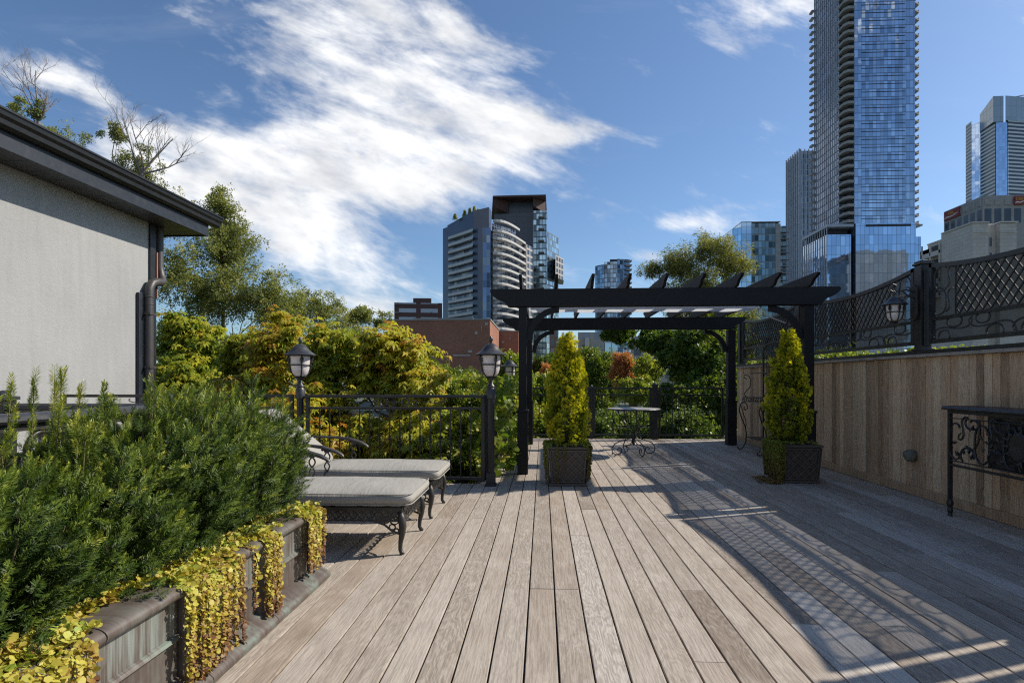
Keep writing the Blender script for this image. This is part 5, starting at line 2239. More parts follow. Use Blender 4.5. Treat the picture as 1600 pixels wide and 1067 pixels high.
def branchy(mb, p0, p1, r0, r1, rng, sag=.0, n=6, sides=5, wob=.04):
    P0, P1 = Vector(p0), Vector(p1)
    L = (P1 - P0).length
    pts = []
    for i in range(n + 1):
        q = i / n
        P = P0.lerp(P1, q)
        P.z += -sag * L * math.sin(PI * q)
        if 0 < i < n:
            P += Vector((rng.uniform(-1, 1), rng.uniform(-1, 1), rng.uniform(-1, 1))) * L * wob
        pts.append(P)
    mb.tube(pts, [r0 + (r1 - r0) * i / n for i in range(n + 1)], sides, caps=False)
    return pts


def make_tree(name, label, blobs, style, mat, n, size, trunk=None, clumps=60, crad=.28, seed=1, cat='tree', group=None, ground=-10.0, limb=.05, shell=.45,
              twigs=True, leafy=1.0, tone=0.0, trunk_r=.16, bark=None, wispy=False):
    """blobs: (u, v, depth, half width px, half height px[, depth factor]) read off as bearings -> real crown ellipsoids"""
    rng = np.random.default_rng(seed)
    pr = random.Random(seed)
    B = []
    for b in blobs:
        u, v, d, ru, rv = b[:5]
        x, y = G(u, d)
        k = d / 900
        B.append((np.array([x, y, ZH(v, d)]), np.array([ru * k, ru * k * (b[5] if len(b) > 5 else .9), rv * k])))
    low = min(B, key=lambda b: b[0][2] - b[1][2])
    if trunk is None:
        tx, ty = low[0][0], low[0][1]
    else:
        tx, ty = G(*trunk)
    t = empty(name, label, cat, (tx, ty, ground), group=group)
    org = np.array([tx, ty, ground])
    vol = np.array([b[1][0] * b[1][1] * b[1][2] for b in B]) ** .75
    vol /= vol.sum()
    C, CD, CR = [], [], []
    for _ in range(clumps):
        i = rng.choice(len(B), p=vol)
        c, r = B[i]
        d = unit(rng, 1)[0]
        rad = rng.uniform(shell, 1.0)
        C.append(c + d * r * rad * .86); CD.append(d); CR.append(min(r) * crad * rng.uniform(.7, 1.5))
    C, CD, CR = np.array(C), np.array(CD), np.array(CR)
    # wood
    wd = MB()
    zc = low[0][2] - low[1][2] * .6
    top = Vector((B[0][0][0] - tx, B[0][0][1] - ty, B[0][0][2] - ground))
    fork = Vector((0, 0, max(1.0, zc - ground)))
    trk = MB()
    branchy(trk, (0, 0, 0), fork, trunk_r, trunk_r * .75, pr, 0, 5, 8, .01)
    main = branchy(trk, fork, top, trunk_r * .75, trunk_r * .12, pr, 0, 8, 7, .02)
    nl = min(len(C), 26)
    for i in range(nl):
        P = Vector(tuple(C[i] - org))
        q = min(max((P.z - fork.z) / max(top.z - fork.z, .1) - .35, 0), .8)
        st_ = fork.lerp(top, q)
        pts = branchy(wd, st_, P, trunk_r * .28 * (1 - q * .5) , trunk_r * .05, pr, .10, 6, 5, .03)
        if twigs:
            for k in range(4):
                a = pts[pr.randint(3, 6)]
                d = Vector(tuple(unit(rng, 1)[0])) * CR[i] * 1.2
                branchy(wd, a, a + d, trunk_r * .05, trunk_r * .015, pr, 0, 3, 3, .05)
    trk.build('trunk', bark or M_BARK, t, smooth=True)
    wd.build('branches', bark or M_BARK, t, smooth=True)
    # leaves
    ci = rng.integers(0, len(C), n)
    d = unit(rng, n)
    rad = rng.random(n) ** .45 if not wispy else np.abs(rng.normal(0, .75, n))
    off = d * (CR[ci] * rad)[:, None]
    if wispy:      # leaf sprays strung out along each clump's own twig direction
        ax = CD[ci] * .6 + np.array([0, 0, .5]) + (unit(rng, len(C)) * .6)[ci]
        ax /= np.linalg.norm(ax, axis=1, keepdims=True)
        off += ax * (rng.uniform(-1.5, 1.5, n) * CR[ci])[:, None]
    else:
        off = d * (CR[ci] * np.abs(rng.normal(0, .78, n)))[:, None]
        off[:, 2] *= .75
    P = C[ci] + off
    out = CD[ci] * .4 + d * .8 + np.array([0, 0, .35])
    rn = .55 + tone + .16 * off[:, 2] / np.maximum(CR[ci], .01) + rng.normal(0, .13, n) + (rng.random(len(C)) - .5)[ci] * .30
    sc = rng.uniform(.7, 1.25, n) * size
    V, F, R = [], [], []
    o_ = 0
    temps = {'sumac': SUMACS, 'tuft': TUFTS, 'narrow': TUFT_NARROW, 'broad': TUFT_BROAD, 'droop': DROOPS}[style]
    for k, tp in enumerate(temps):
        mk = (np.arange(n) % len(temps)) == k
        if style == 'sumac':
            dd = np.tile(np.array([0, 0, 1.0]), (mk.sum(), 1)) + rng.normal(0, .22, (mk.sum(), 3)) + CD[ci][mk] * .35
            Rm = frames(dd, rng)
            v, f, r = scatter(tp[0], tp[1], P[mk] - org, Rm, sc[mk], rn[mk], tp[2], .07, rng)
        else:
            Rm = frames(out[mk] if style != 'droop' else out[mk] * .45 + np.array([0, 0, .7]), rng)
            v, f, r = scatter(tp[0], tp[1], P[mk] - org, Rm, sc[mk], rn[mk], None, .14, rng)
        V.append(v); F.append(f + o_); R.append(r); o_ += len(v)
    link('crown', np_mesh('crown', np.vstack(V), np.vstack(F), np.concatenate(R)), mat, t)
    return t


def dead_branches(label, base_uvd, tips, seed, r0=.05):
    pr = random.Random(seed)
    u, v, d = base_uvd
    x, y = G(u, d)
    t = empty('bare_tree', label, 'tree', (x, y, -10))
    z0 = ZH(v, d) + 10
    tr = MB()
    branchy(tr, (0, 0, 0), (0, 0, z0), .14, r0, pr, 0, 6, 6, .01)
    tr.build('trunk', M_TWIG, t, smooth=True)
    mb = MB()

    def rec(p, dr, L, r, depth):
        pts = [p]
        q = p.copy()
        dd = dr.copy()
        for i in range(5):
            dd = (dd + Vector((pr.uniform(-.2, .2), pr.uniform(-.2, .2), pr.uniform(-.1, .2)))).normalized()
            q = q + dd * L / 5
            pts.append(q.copy())
        mb.tube(pts, [r * (1 - .13 * i) for i in range(6)], 4, caps=False)
        if depth > 0:
            for k in range(3 if depth > 1 else 4):
                j = pr.randint(1, 5)
                nd = (dd + Vector((pr.uniform(-1, 1), pr.uniform(-1, 1), pr.uniform(-.35, .8)))).normalized()
                rec(pts[j], nd, L * pr.uniform(.5, .75), r * .5, depth - 1)
    for (tu, tv) in tips:
        X, Y = G(tu, d)
        T = Vector((X - x, Y - y, ZH(tv, d) + 10 - z0))
        rec(Vector((0, 0, z0)), T.normalized(), T.length * .8, r0 * .6, 4)
    mb.build('branches', M_TWIG, t)


GS = 'autumn trees crowding behind the near railing'
make_tree('sumac_tree', 'yellow green sumac with rusty top leaves behind the leftmost lamp post',
          [(440, 552, 11.5, 72, 66), (400, 610, 11, 70, 60), (430, 700, 11, 110, 80)], 'droop', M_SUMAC_R, 5400, .15, clumps=150, crad=.27, seed=1, group=GS, tone=.05, shell=.35)
make_tree('sumac_tree', 'yellow green sumac between the leftmost lamp post and the round topped one',
          [(520, 562, 10.6, 62, 62), (540, 700, 9.9, 95, 90), (480, 640, 10, 70, 60)], 'droop', M_SUMAC, 5200, .14, clumps=150, crad=.27, seed=2, group=GS, shell=.35)
make_tree('sumac_tree', 'broad round topped yellow sumac in front of the brick building',
          [(608, 570, 10.5, 76, 68), (655, 615, 10, 50, 56), (640, 710, 9.4, 90, 70)], 'droop', M_SUMAC, 6200, .14, clumps=165, crad=.27, seed=3, group=GS, tone=.10, shell=.35)
make_tree('sumac_tree', 'soft yellow green tree beside the downpipe of the stucco house',
          [(275, 515, 16, 45, 40), (320, 560, 16, 60, 52), (300, 630, 15, 90, 80), (262, 570, 16, 30, 50)], 'droop', M_SUMAC, 6500, .20, clumps=190, crad=.24, seed=4, group=GS, tone=-.08, shell=.2)
make_tree('sumac_tree', 'mixed yellow and green sumac filling the gap left of the rusty topped one',
          [(390, 555, 13, 52, 50), (370, 620, 13, 60, 60)], 'droop', M_SUMAC, 4200, .165, clumps=120, crad=.27, seed=44, group=GS, tone=.02, shell=.3)
make_tree('sumac_tree', 'yellow leaved bush low behind the lounge chairs and railing',
          [(460, 690, 8.6, 75, 75), (380, 680, 8.8, 70, 60)], 'droop', M_SUMAC, 2600, .12, clumps=90, crad=.3, seed=41, group=GS, tone=.25)
make_tree('leafy_shrub', 'bright green shrub just behind the corner lamp post and below the brick building',
          [(735, 632, 11.5, 55, 50), (720, 700, 9.5, 60, 75), (690, 615, 13, 40, 36)], 'broad', M_SHRUB, 6500, .105, clumps=130, crad=.26, seed=5, cat='shrub', tone=.05)
make_tree('leafy_shrub', 'tall light green shrub between the corner lamp post and the pergola post',
          [(795, 590, 15, 34, 50), (790, 660, 14, 40, 70)], 'broad', M_SHRUB, 5200, .14, clumps=110, crad=.3, seed=6, cat='shrub', tone=.1)
make_tree('ash_tree', 'tall airy grey green ash rising above the end of the stucco house eaves',
          [(345, 325, 24, 32, 50), (352, 360, 24, 50, 44), (356, 400, 24, 68, 46), (335, 455, 23, 92, 60), (420, 465, 23, 58, 54), (275, 430, 22, 40, 60), (300, 540, 22, 80, 60)], 'tuft', M_ASH, 8200, .205, trunk=(352, 24), clumps=480,
          crad=.17, seed=7, shell=.1, trunk_r=.13, wispy=True)
make_tree('ash_tree', 'lower spreading grey green ash reaching right towards the distant brick flats',
          [(500, 482, 27, 60, 28), (560, 494, 27, 46, 20), (450, 490, 26, 60, 46), (600, 502, 27, 20, 12), (530, 540, 26, 90, 50)], 'tuft', M_ASH, 6000, .205, clumps=320, crad=.18, seed=8, shell=.15, wispy=True)
make_tree('ash_tree', 'thin grey green tree top showing above the middle of the eaves',
          [(180, 215, 26, 24, 34), (200, 250, 26, 44, 36), (225, 280, 26, 46, 36), (240, 330, 26, 60, 60), (170, 360, 26, 75, 70)], 'tuft', M_ASH, 3600, .20, clumps=170, crad=.13, seed=9, shell=.1, trunk_r=.10, wispy=True)
make_tree('ash_tree', 'small patch of green tree top above the eaves at the left edge',
          [(52, 178, 24, 40, 18), (70, 220, 24, 60, 50), (60, 310, 24, 80, 80)], 'tuft', M_ASH, 2800, .20, clumps=100, crad=.15, seed=10, shell=.1, trunk_r=.10, wispy=True)
dead_branches('bare branched tree above the eaves near the left edge of the photo', (60, 190, 24), [(20, 110), (48, 85), (85, 130), (95, 170)], 3, .07)
dead_branches('bare branched tree leaning right above the middle of the eaves', (222, 272, 25), [(175, 190), (235, 190), (275, 195), (300, 245)], 6, .08)

# creeper on the side railing
rr = random.Random(31)
spec = []
for i in range(330):
    y = rr.uniform(6.95, 12.1)
    z = rr.uniform(-.05, .95) if rr.random() < .8 else rr.uniform(.9, 1.15)
    x = -.70 + rr.uniform(-.22, .10 + (.26 if z < .35 else .05))
    a = rr.uniform(-.8, .8)
    l = rr.uniform(.10, .26)
    spec.append([(x, y, z), (x + rr.uniform(-.06, .09), y + l * a * .5, z + l * .6), (x + rr.uniform(-.02, .14), y + l * a, z + l * .5)])
make_creeper('railing_creeper', 'light green climbing creeper covering the side railing beside the pergola post', spec, M_SHRUB, .062, .032, outward=(.7, -.5, .4), seed=33)

make_tree('leafy_shrub', 'yellow green shrub with reddish top behind the far railing at its left end',
          [(850, 620, 17, 26, 46), (845, 680, 16, 40, 50)], 'broad', M_SHRUB, 3600, .16, clumps=80, crad=.34, seed=11, cat='shrub', tone=.15)
make_tree('small_tree', 'small red leaved bush just left of the sunlit cypress',
          [(856, 590, 18, 15, 20)], 'tuft', M_ORANGE, 1100, .14, clumps=34, crad=.35, seed=12, ground=-10, trunk_r=.06)
make_tree('round_tree', 'very dark distant tree left of the tip of the sunlit cypress',
          [(858, 578, 60, 30, 20), (840, 600, 60, 26, 22)], 'tuft', M_MAPLE, 3400, .6, clumps=80, crad=.3, seed=13, tone=-.25)
make_tree('round_tree', 'rounded mid green tree right of the sunlit cypress below the beige building',
          [(932, 578, 38, 44, 36), (925, 620, 38, 50, 30)], 'tuft', M_MAPLE, 7500, .32, clumps=190, crad=.2, seed=14, tone=.22)
make_tree('autumn_tree', 'orange autumn tree in the gap between the green trees under the pergola',
          [(972, 580, 30, 20, 32), (985, 600, 30, 24, 24)], 'tuft', M_ORANGE, 3600, .24, clumps=100, crad=.26, seed=15)
make_tree('small_tree', 'yellow green sapling right of the orange tree under the pergola',
          [(1012, 578, 27, 24, 26), (992, 610, 26, 34, 22)], 'broad', M_SHRUB, 2600, .20, clumps=80, crad=.28, seed=16, tone=.12)
make_tree('broadleaf_tree', 'big dark green broadleaf tree filling the right half under the pergola',
          [(1085, 555, 19, 60, 56), (1030, 535, 20, 50, 24), (1115, 620, 18, 60, 62), (1065, 645, 18, 60, 50), (965, 524, 21, 34, 9)], 'broad', M_MAPLE, 15000, .19, trunk=(1080, 19), clumps=330, crad=.17, seed=17,
          trunk_r=.16, shell=.3, tone=.05)
make_tree('broadleaf_tree', 'lighter green tree just behind the rear right pergola post',
          [(1150, 560, 24, 34, 60), (1140, 620, 23, 40, 60), (1140, 500, 25, 30, 40)], 'broad', M_SHRUB, 5600, .20, clumps=140, crad=.26, seed=18, tone=-.02)
make_tree('broadleaf_tree', 'dark bush low behind the far railing and round table',
          [(960, 672, 15.5, 80, 36), (1060, 680, 15.5, 80, 44), (900, 680, 15.5, 60, 36)], 'broad', M_MAPLE, 7500, .14, clumps=180, crad=.28, seed=19, tone=.05)
make_tree('willow_tree', 'olive green willow rising above the pergola rafters against the sky',
          [(1112, 390, 46, 46, 30), (1060, 415, 46, 46, 32), (1150, 415, 46, 38, 38), (1090, 455, 46, 78, 46), (1130, 500, 46, 60, 40), (1095, 500, 46, 70, 36), (1022, 425, 46, 22, 16)], 'narrow', M_WILLOW, 5200, .62, trunk=(1095, 46), clumps=330, crad=.17,
          seed=20, shell=.2, trunk_r=.25, tone=.05, wispy=True)
make_tree('broadleaf_tree', 'green foliage behind the wall seen through the gap under the iron screens',
          [(1420, 572, 13, 120, 22, .5), (1560, 572, 11, 120, 24, .5), (1300, 575, 16, 90, 22, .5)], 'broad', M_SHRUB, 5200, .16, clumps=130, crad=.5, seed=22)
FAR = [(200, 640, 40), (640, 580, 36), (720, 610, 34), (1180, 590, 40), (1300, 585, 34), (1500, 585, 30)]
FL = ['distant green tree hidden behind the stucco house', 'green tree directly below the brick building behind the sumacs', 'green tree at the foot of the brick wall corner', 'distant green tree behind the far end of the timber wall',
      'distant green tree behind the second iron screen', 'distant green tree behind the nearest iron screens']
for i, (u, v, d) in enumerate(FAR):
    make_tree('background_tree', FL[i], [(u, v, d, 80, 34), (u + 30, v + 30, d, 90, 30)], 'tuft', M_MAPLE, 3600, .32, clumps=120, crad=.3, seed=60 + i, tone=.12)


# ================================================================== BUILDINGS
def bld(name, label, x, y, cat='building', z=-10.0):
    return empty(name, label, cat, (x, y, z))


def part(name, mat, root, pts, z0, z1, ztop=None):
    """prism given in world plan points; stored relative to its building"""
    ox, oy, oz = root.location
    mb = MB()
    mb.prism([(p[0] - ox, p[1] - oy) for p in pts], z0 - oz, z1 - oz, [q - oz for q in ztop] if ztop else None)
    return mb.build(name, mat, root)


def wbox(mb, root, x0, x1, y0, y1, z0, z1):
    ox, oy, oz = root.location
    mb.box(x0 - ox, x1 - ox, y0 - oy, y1 - oy, z0 - oz, z1 - oz)


def rect(x0, x1, y0, y1):
    return [(x0, y0), (x1, y0), (x1, y1), (x0, y1)]


def zt(v, x, y):
    return ZH(v, DEP(x, y))


# ---- main glass tower
F_BLUE = facade('blue_curtain_wall', 1.55, 3.42, (0.44, 0.53, 0.64), (0.10, 0.14, 0.20), .10, var=.22, rough=.06, metal=.95, tilt=.05, sill=.30, sillc=(0.11, 0.16, 0.24), duo=(0.56, 0.64, 0.74))
F_BLUE_POD = facade('podium_curtain_wall', 1.9, 4.1, (0.42, 0.56, 0.74), (0.08, 0.14, 0.24), .12, var=.12, rough=.05, metal=.95, tilt=.02, duo=(0.50, 0.64, 0.82))
F_FINS = facade('dark_finned_glass', 1.7, 3.42, (0.13, 0.17, 0.25), (0.34, 0.38, 0.44), .20, var=.5, rough=.15, metal=.7, sill=.7, sillc=(0.04, 0.05, 0.07))


def main_tower():
    Y0 = 257.0
    x0, x1 = RX(1322, Y0), RX(1429.5, Y0)
    YB = YX(1272.5, x0)
    t = bld('glass_tower', 'tallest blue glass tower cut off by the top of the photo', x0, Y0)
    zp = zt(350, x0, Y0)
    ZT = 232
    part('main_body', F_BLUE, t, [(x0 + 3.4, Y0), (x1, Y0), (x1, YB), (x0 + 3.4, YB)], zp, ZT)
    part('finned_wing', F_FINS, t, [(x0, Y0 + 6), (x0 + 3.38, Y0 + 6), (x0 + 3.38, YB), (x0, YB)], zp, ZT)
    part('corner_recess', M_DARK, t, [(x0 + 2.2, Y0 + 1.5), (x0 + 3.39, Y0 + 1.5), (x0 + 3.39, Y0 + 5.99), (x0 + 2.2, Y0 + 5.99)], zp, ZT)
    fin = MB()
    n = 12
    for k in range(n + 1):
        y = Y0 + 6 + (YB - Y0 - 6) * k / n
        wbox(fin, t, x0 - .17, x0 - .003, y - .12, y + .12, zp, ZT)
    fin.build('facade_fins', M_FIN, t)
    sh = MB()
    k = 0
    z = zp + 2
    while z < 200:
        wbox(sh, t, x0 + 6.4, x1 - 4.2, Y0 - .12, Y0 - .003, z, z + .24)
        z += 3.42
    sh.build('floor_louvres', M_DARK, t)
    z = zp + .6
    while z < 182:
        mb = MB()
        pts = [(x0 - .6, Y0 + 5.9), (x0 - .6, Y0 + 1.2), (x0 + .6, Y0 - .5), (x0 + 3.38, Y0 - .5), (x0 + 3.38, Y0 + 5.9)]
        mb.prism([(p[0] - x0, p[1] - Y0) for p in pts], z + 10, z + 11.15)
        mb.build('balcony', M_CONC_D, t)
        mb = MB()
        pts = [(x1 + .003, Y0 + 1.5), (x1 + 4.4, Y0 + 4.2), (x1 + 4.4, Y0 + 12), (x1 + .003, Y0 + 12)]
        mb.prism([(p[0] - x0, p[1] - Y0) for p in pts], z + 10, z + 10.55)
        bb = mb.build('balcony', M_CONC_D, t)
        g = MB()
        g.box(x1 - x0 + 4.28, x1 - x0 + 4.36, 4.3, 12, z + 10.56, z + 11.5)
        g.build('guard', M_FIN, bb)
        z += 3.42
    z = zp + 1
    lb = MB()
    while z < 182:
        wbox(lb, t, x0 - 1.3, x0 - .003, YB - .1, YB + 2.6, z, z + .9)
        z += 3.42
    lb.build('rear_balconies', M_CONC_D, t)
    # podium
    xa = RX(1294, Y0)
    YA = YX(1254, xa)
    part('podium', F_BLUE_POD, t, [(x0 + 3.7, Y0 - .5), (x1 + .1, Y0 - .5), (x1 + .1, YB), (x0 + 3.7, YB)], -10, zp - .02)
    part('podium_wing', F_BLUE_POD, t, [(xa, Y0 + 1), (x0 + 2.6, Y0 + 1), (x0 + 2.6, YA), (xa, YA)], -10, zt(366, xa, Y0))
    part('podium_loggia', M_DARK, t, [(xa + 2, Y0 + 4), (x0 + 2.6, Y0 + 4), (x0 + 2.6, YA), (xa + 2, YA)], zt(366, xa, Y0) + .01, zp - 1.2)
    part('podium_band', M_FIN, t, [(xa - .4, Y0), (x0 + 3.3, Y0), (x0 + 3.3, YA), (xa - .4, YA)], zp - 1.19, zp - .03)
    pw = MB()
    n = 11
    for k in range(n + 1):
        y = Y0 + 1 + (YA - Y0 - 1) * k / n
        wbox(pw, t, xa - .22, xa - .003, y - .18, y + .18, -10, zp - 1.21)
    pw.build('podium_fins', M_FIN, t)
    sl = MB()
    wbox(sl, t, x0 + 8, x1 - 2, Y0 - .75, Y0 - .503, zt(355.3, x0, Y0), zt(352, x0, Y0))
    sl.build('podium_slot', M_DARK, t)
    part('side_block', F_BLUE_POD, t, [(x1 + .2, Y0 + 1), (RX(1441.5, Y0), Y0 + 1), (RX(1441.5, Y0), Y0 + 16), (x1 + .2, Y0 + 16)], -10, zt(369, x1, Y0))
    part('terrace_slab', M_CONC_D, t, [(x1 + .01, Y0 + .3), (x1 + 3.9, Y0 + 1), (x1 + 3.9, Y0 + 12), (x1 + .01, Y0 + 12)], zt(352, x1, Y0), zt(349.5, x1, Y0))


main_tower()

# ---- slim striped tower left of it
F_STRIPE = facade('striped_pale_glass', 1.15, 3.1, (0.22, 0.27, 0.34), (0.50, 0.54, 0.60), .36, var=.5, rough=.15, metal=.6)
F_STRIPE2 = facade('striped_side_glass', 2.3, 3.1, (0.14, 0.18, 0.25), (0.36, 0.41, 0.48), .32, var=.4, rough=.15, metal=.6)
Y0 = 335.0
xc = RX(1250, Y0)
t = bld('slim_tower', 'slim vertically striped grey tower left of the tallest tower', xc, Y0)
yl = YX(1230, xc)
z_ = zt(236, xc, Y0)
part('left_wing', F_STRIPE, t, [(xc, Y0), (xc + 9, Y0), (xc + 9, yl), (xc, yl)], -10, z_)
part('right_wing', F_STRIPE2, t, rect(xc + 9.02, xc + 24, Y0 + 6, Y0 + 20), -10, z_ - .5)
mb = MB()
for k in range(7):
    wbox(mb, t, xc - .8, xc - .003, Y0 + (yl - Y0) * k / 6 - .25, Y0 + (yl - Y0) * k / 6 + .25, -10, z_ + 1.2)
for k in range(4):
    wbox(mb, t, xc + 2.2 * k, xc + 2.2 * k + .4, Y0 - .8, Y0 - .003, -10, z_ + .8)
mb.build('stone_ribs', M_FIN, t)

# ---- glass block with balconies left of the slim tower
F_TEAL = facade('teal_balcony_glass', 1.5, 3.05, (0.16, 0.24, 0.28), (0.05, 0.07, 0.08), .14, var=.5, rough=.12, metal=.65, slab=.30, slabc=(0.24, 0.28, 0.27), duo=(0.05, 0.08, 0.09))
F_SKYB = facade('light_corner_glass', 2.2, 3.05, (0.45, 0.60, 0.72), (0.16, 0.22, 0.28), .14, var=.15, rough=.06, metal=.95)
Y0 = 262.0
xa, xb, xc = RX(1158, Y0), RX(1212, Y0), RX(1231, Y0)
t = bld('glass_block', 'dark teal glass apartment block just above the willow and the pergola rafters', xa, Y0)
z_ = zt(348, xa, Y0)
part('side_wing', F_SKYB, t, [(xa - .01, Y0 + .1), (xa - .01, YX(1140, xa))[0:2], (xa - 3, YX(1140, xa)), (xa - 3, Y0 + 3)][::-1], -10, z_ - 2)
part('corner_glass', F_SKYB, t, rect(xa, xa + 4.6, Y0, Y0 + 24), -10, z_)
part('main_body', F_TEAL, t, rect(xa + 4.62, xb, Y0 + .4, Y0 + 24), -10, z_ - .3)
part('service_tower', M_CONC_D, t, rect(xb + .02, xb + 2.2, Y0 + .2, Y0 + 20), -10, z_ - .6)
part('right_wing', F_TEAL, t, rect(xb + 2.22, xc, Y0 + 2, Y0 + 20), -10, z_ - 1.2)
mb = MB()
z = 0
while z < z_ - 3:
    wbox(mb, t, xb + 2.3, xc + 1, Y0 + .4, Y0 + 1.98, z, z + .25)
    z += 3.05
mb.build('balcony_slabs', M_CONC_D, t)
mb = MB()
wbox(mb, t, xa, xb + 2, Y0 - .2, Y0 + 24, z_ + .01, z_ + .35)
mb.build('roof_edge', M_CONC_D, t)

# ---- far right tower with banded balconies
F_BAND = facade('banded_balconies', 40, 3.05, (0.035, 0.05, 0.065), (0.50, 0.52, 0.52), .02, var=.1, rough=.3, metal=.2, slab=1.35, slabc=(0.68, 0.72, 0.73))
F_SKY2 = facade('pale_blue_glass', 2.4, 3.05, (0.50, 0.62, 0.78), (0.30, 0.44, 0.64), .10, var=.12, rough=.07, metal=.95, tilt=.02)
F_GREYP = facade('grey_crown_panels', 5, 9, (0.34, 0.39, 0.42), (0.24, 0.28, 0.30), .2, var=.08, rough=.25, metal=.3)
d0 = 470.0
P = lambda u, k=0: G(u, d0 + k)
t = bld('banded_tower', 'pale tower with stacked white balcony bands at the right edge, behind the sign topped block', *P(1540))
za = zt(152, *P(1552))
zl = zt(187, *P(1510, 18))
back = [G(1640, d0 + 60), G(1535, d0 + 70)]
part('left_balconies', F_BAND, t, [P(1509, 30), P(1518, 21), P(1519, 40), P(1511, 44)], -10, zl)
part('left_glass', F_SKY2, t, [P(1518, 21.5), P(1532, 18), P(1533, 40), P(1519, 44)], -10, 0, [zl - 3, za - 12, za - 12, zl - 3])
part('middle_balconies', F_BAND, t, [P(1532, 17), P(1555, -1), P(1556, 40), P(1534, 44)], -10, za - 21)
part('middle_crown', F_GREYP, t, [P(1531, 17.5), P(1552, -1.5), P(1568, -2), P(1568, 40), P(1532, 44)], za - 21 + .02, 0, [za - 6, za, za, za, za - 6])
part('blue_wedge', F_SKY2, t, [P(1556, -.9), P(1575, -1.5), P(1575, 42), P(1556, 44)], -10, za - 21)
part('right_balconies', F_BAND, t, [P(1575.3, -2), P(1640, 4), back[0], P(1575.4, 44)], -10, za - 20)
part('right_crown', F_GREYP, t, [P(1571, -2.4), P(1640, 3), back[0], P(1571, 44)], za - 20 + .02, za)
mb = MB()
ox, oy, oz = t.location
bx, by = P(1585)
mb.tube([(bx - ox, by - oy, za - oz), (P(1600)[0] - ox, P(1600)[1] - oy, za + 1.5 - oz)], .35, 5)
mb.build('roof_crane', M_CONC_D, t)

# ---- concrete office block with roof signs
Y0 = 205.0
xc, xr = RX(1536, Y0), RX(1660, Y0)
yl = YX(1475, xc)
t = bld('office_block', 'grey concrete office block with dark windows and maroon signs on its crown', xc, Y0)
z_ = zt(306, xc, Y0)
zw1, zw0 = zt(326.5, xc, Y0), zt(349, xc, Y0)
part('wall', M_CONC_D, t, [(xc, Y0), (xr, Y0), (xr, yl), (xc, yl)], -10, z_)
part('roof_box', M_CONC_D, t, [(xc + 4, Y0 + 8), (xr, Y0 + 8), (xr, yl - 12), (xc + 4, yl - 12)], z_ + .01, z_ + 1.6)
ox, oy, oz = t.location
n = 8
wx = (xr - xc) / n
for k in range(n):
    mb = MB()
    mb.box(k * wx + .5, (k + 1) * wx - .5, -.05, -.003, zw0 + 10, zw1 + 10)
    mb.build('window', M_DARKWIN, t)
    mb = MB()
    for j in range(12):
        xx = k * wx + .6 + (wx - 1.2) * j / 12
        mb.box(xx, xx + .12, -.25, -.003, zw1 + 11.2, z_ + 8.7)
    mb.build('louvre_ribs', M_CONC, t)
m = 6
wy = (yl - Y0) / m
for k in range(m):
    mb = MB()
    mb.box(-.05, -.003, k * wy + .6, (k + 1) * wy - .6, zw0 + 10, zw1 + 10)
    mb.build('window', M_DARKWIN, t)
    mb = MB()
    for j in range(8):
        yy = k * wy + .8 + (wy - 1.6) * j / 8
        mb.box(-.25, -.003, yy, yy + .25, zw1 + 11.2, z_ + 8.7)
    mb.build('louvre_ribs', M_CONC, t)


def text_mesh(s, size, ext=.05):
    cu = bpy.data.curves.new('lettering', 'FONT')
    cu.body = s
    cu.size = size
    cu.extrude = ext
    cu.align_x = 'CENTER'
    cu.align_y = 'CENTER'
    o = bpy.data.objects.new('tmp_text', cu)
    COL.objects.link(o)
    bpy.context.view_layer.update()
    me = bpy.data.meshes.new_from_object(o.evaluated_get(bpy.context.evaluated_depsgraph_get()))
    bpy.data.objects.remove(o)
    me.materials.clear()
    return me


def roof_sign(label, x, y, z, rz, w, h):
    s = empty('roof_sign', label, 'sign', (x, y, z), rz)
    mb = MB(); mb.box(-w / 2, w / 2, -.35, 0, -h / 2, h / 2)
    mb.build('board', M_MAROON, s)
    me = text_mesh('CIBC', h * .44)
    me.transform(Matrix.Rotation(PI / 2, 4, 'X'))
    link('lettering', me, M_GOLD, s, (0, -.42, h * .16))
    sw = MB()
    pts = [(-w * .44, -.30), (-w * .30, -.16), (-w * .10, -.22), (w * .10, -.20), (w * .28, -.10), (w * .44, -.04)]
    sw.tube([(p[0], -.42, p[1] * h - .03 * h) for p in pts], [.10 * h * .5, .16 * h * .5, .13 * h * .5, .13 * h * .5, .12 * h * .5, .04], 5)
    sw.build('swoosh', M_WHITE, s)


zs = (zw1 + z_) / 2 + .3
roof_sign('maroon square sign with gold letters facing front on the office block crown', RX(1591, Y0), Y0 - .3, zs, 0, 3.4, 2.9)
ys = YX(1489.5, xc)
roof_sign('maroon sign with gold letters on the left flank of the office block crown', xc - .3, ys, zs - .2, -PI / 2, 8.0, 3.2)

# ---- cream stone apartment house in front of it
Y0 = 118.0
xc, xr = RX(1520, Y0), RX(1589, Y0)
yl = YX(1441, xc)
t = bld('stone_apartments', 'cream stone apartment building with stepped balconies just above the iron screen fence', xc, Y0)
ox, oy, oz = t.location
z_ = zt(349, xc, Y0)
part('front_wing', M_JOINTED, t, rect(xc, RX(1544, Y0), Y0, Y0 + 9), -10, z_)
part('entrance_bay', M_JOINTED, t, rect(RX(1544, Y0) + .01, RX(1563, Y0), Y0 + 1.2, Y0 + 9), -10, z_ - .1)
part('right_wing', M_JOINTED, t, rect(RX(1563, Y0) + .01, xr, Y0 + .1, Y0 + 9), -10, z_ - .1)
part('flank_wall', M_JOINTED, t, [(xc + 1.2, Y0 + 9.01), (xr, Y0 + 9.01), (xr, yl), (xc + 1.2, yl)], -10, z_ - .9)
part('penthouse', M_LIMESTONE, t, rect(xc + 2.6, xr - 1, Y0 + 4, yl - 6), z_ + .01, z_ + .9)
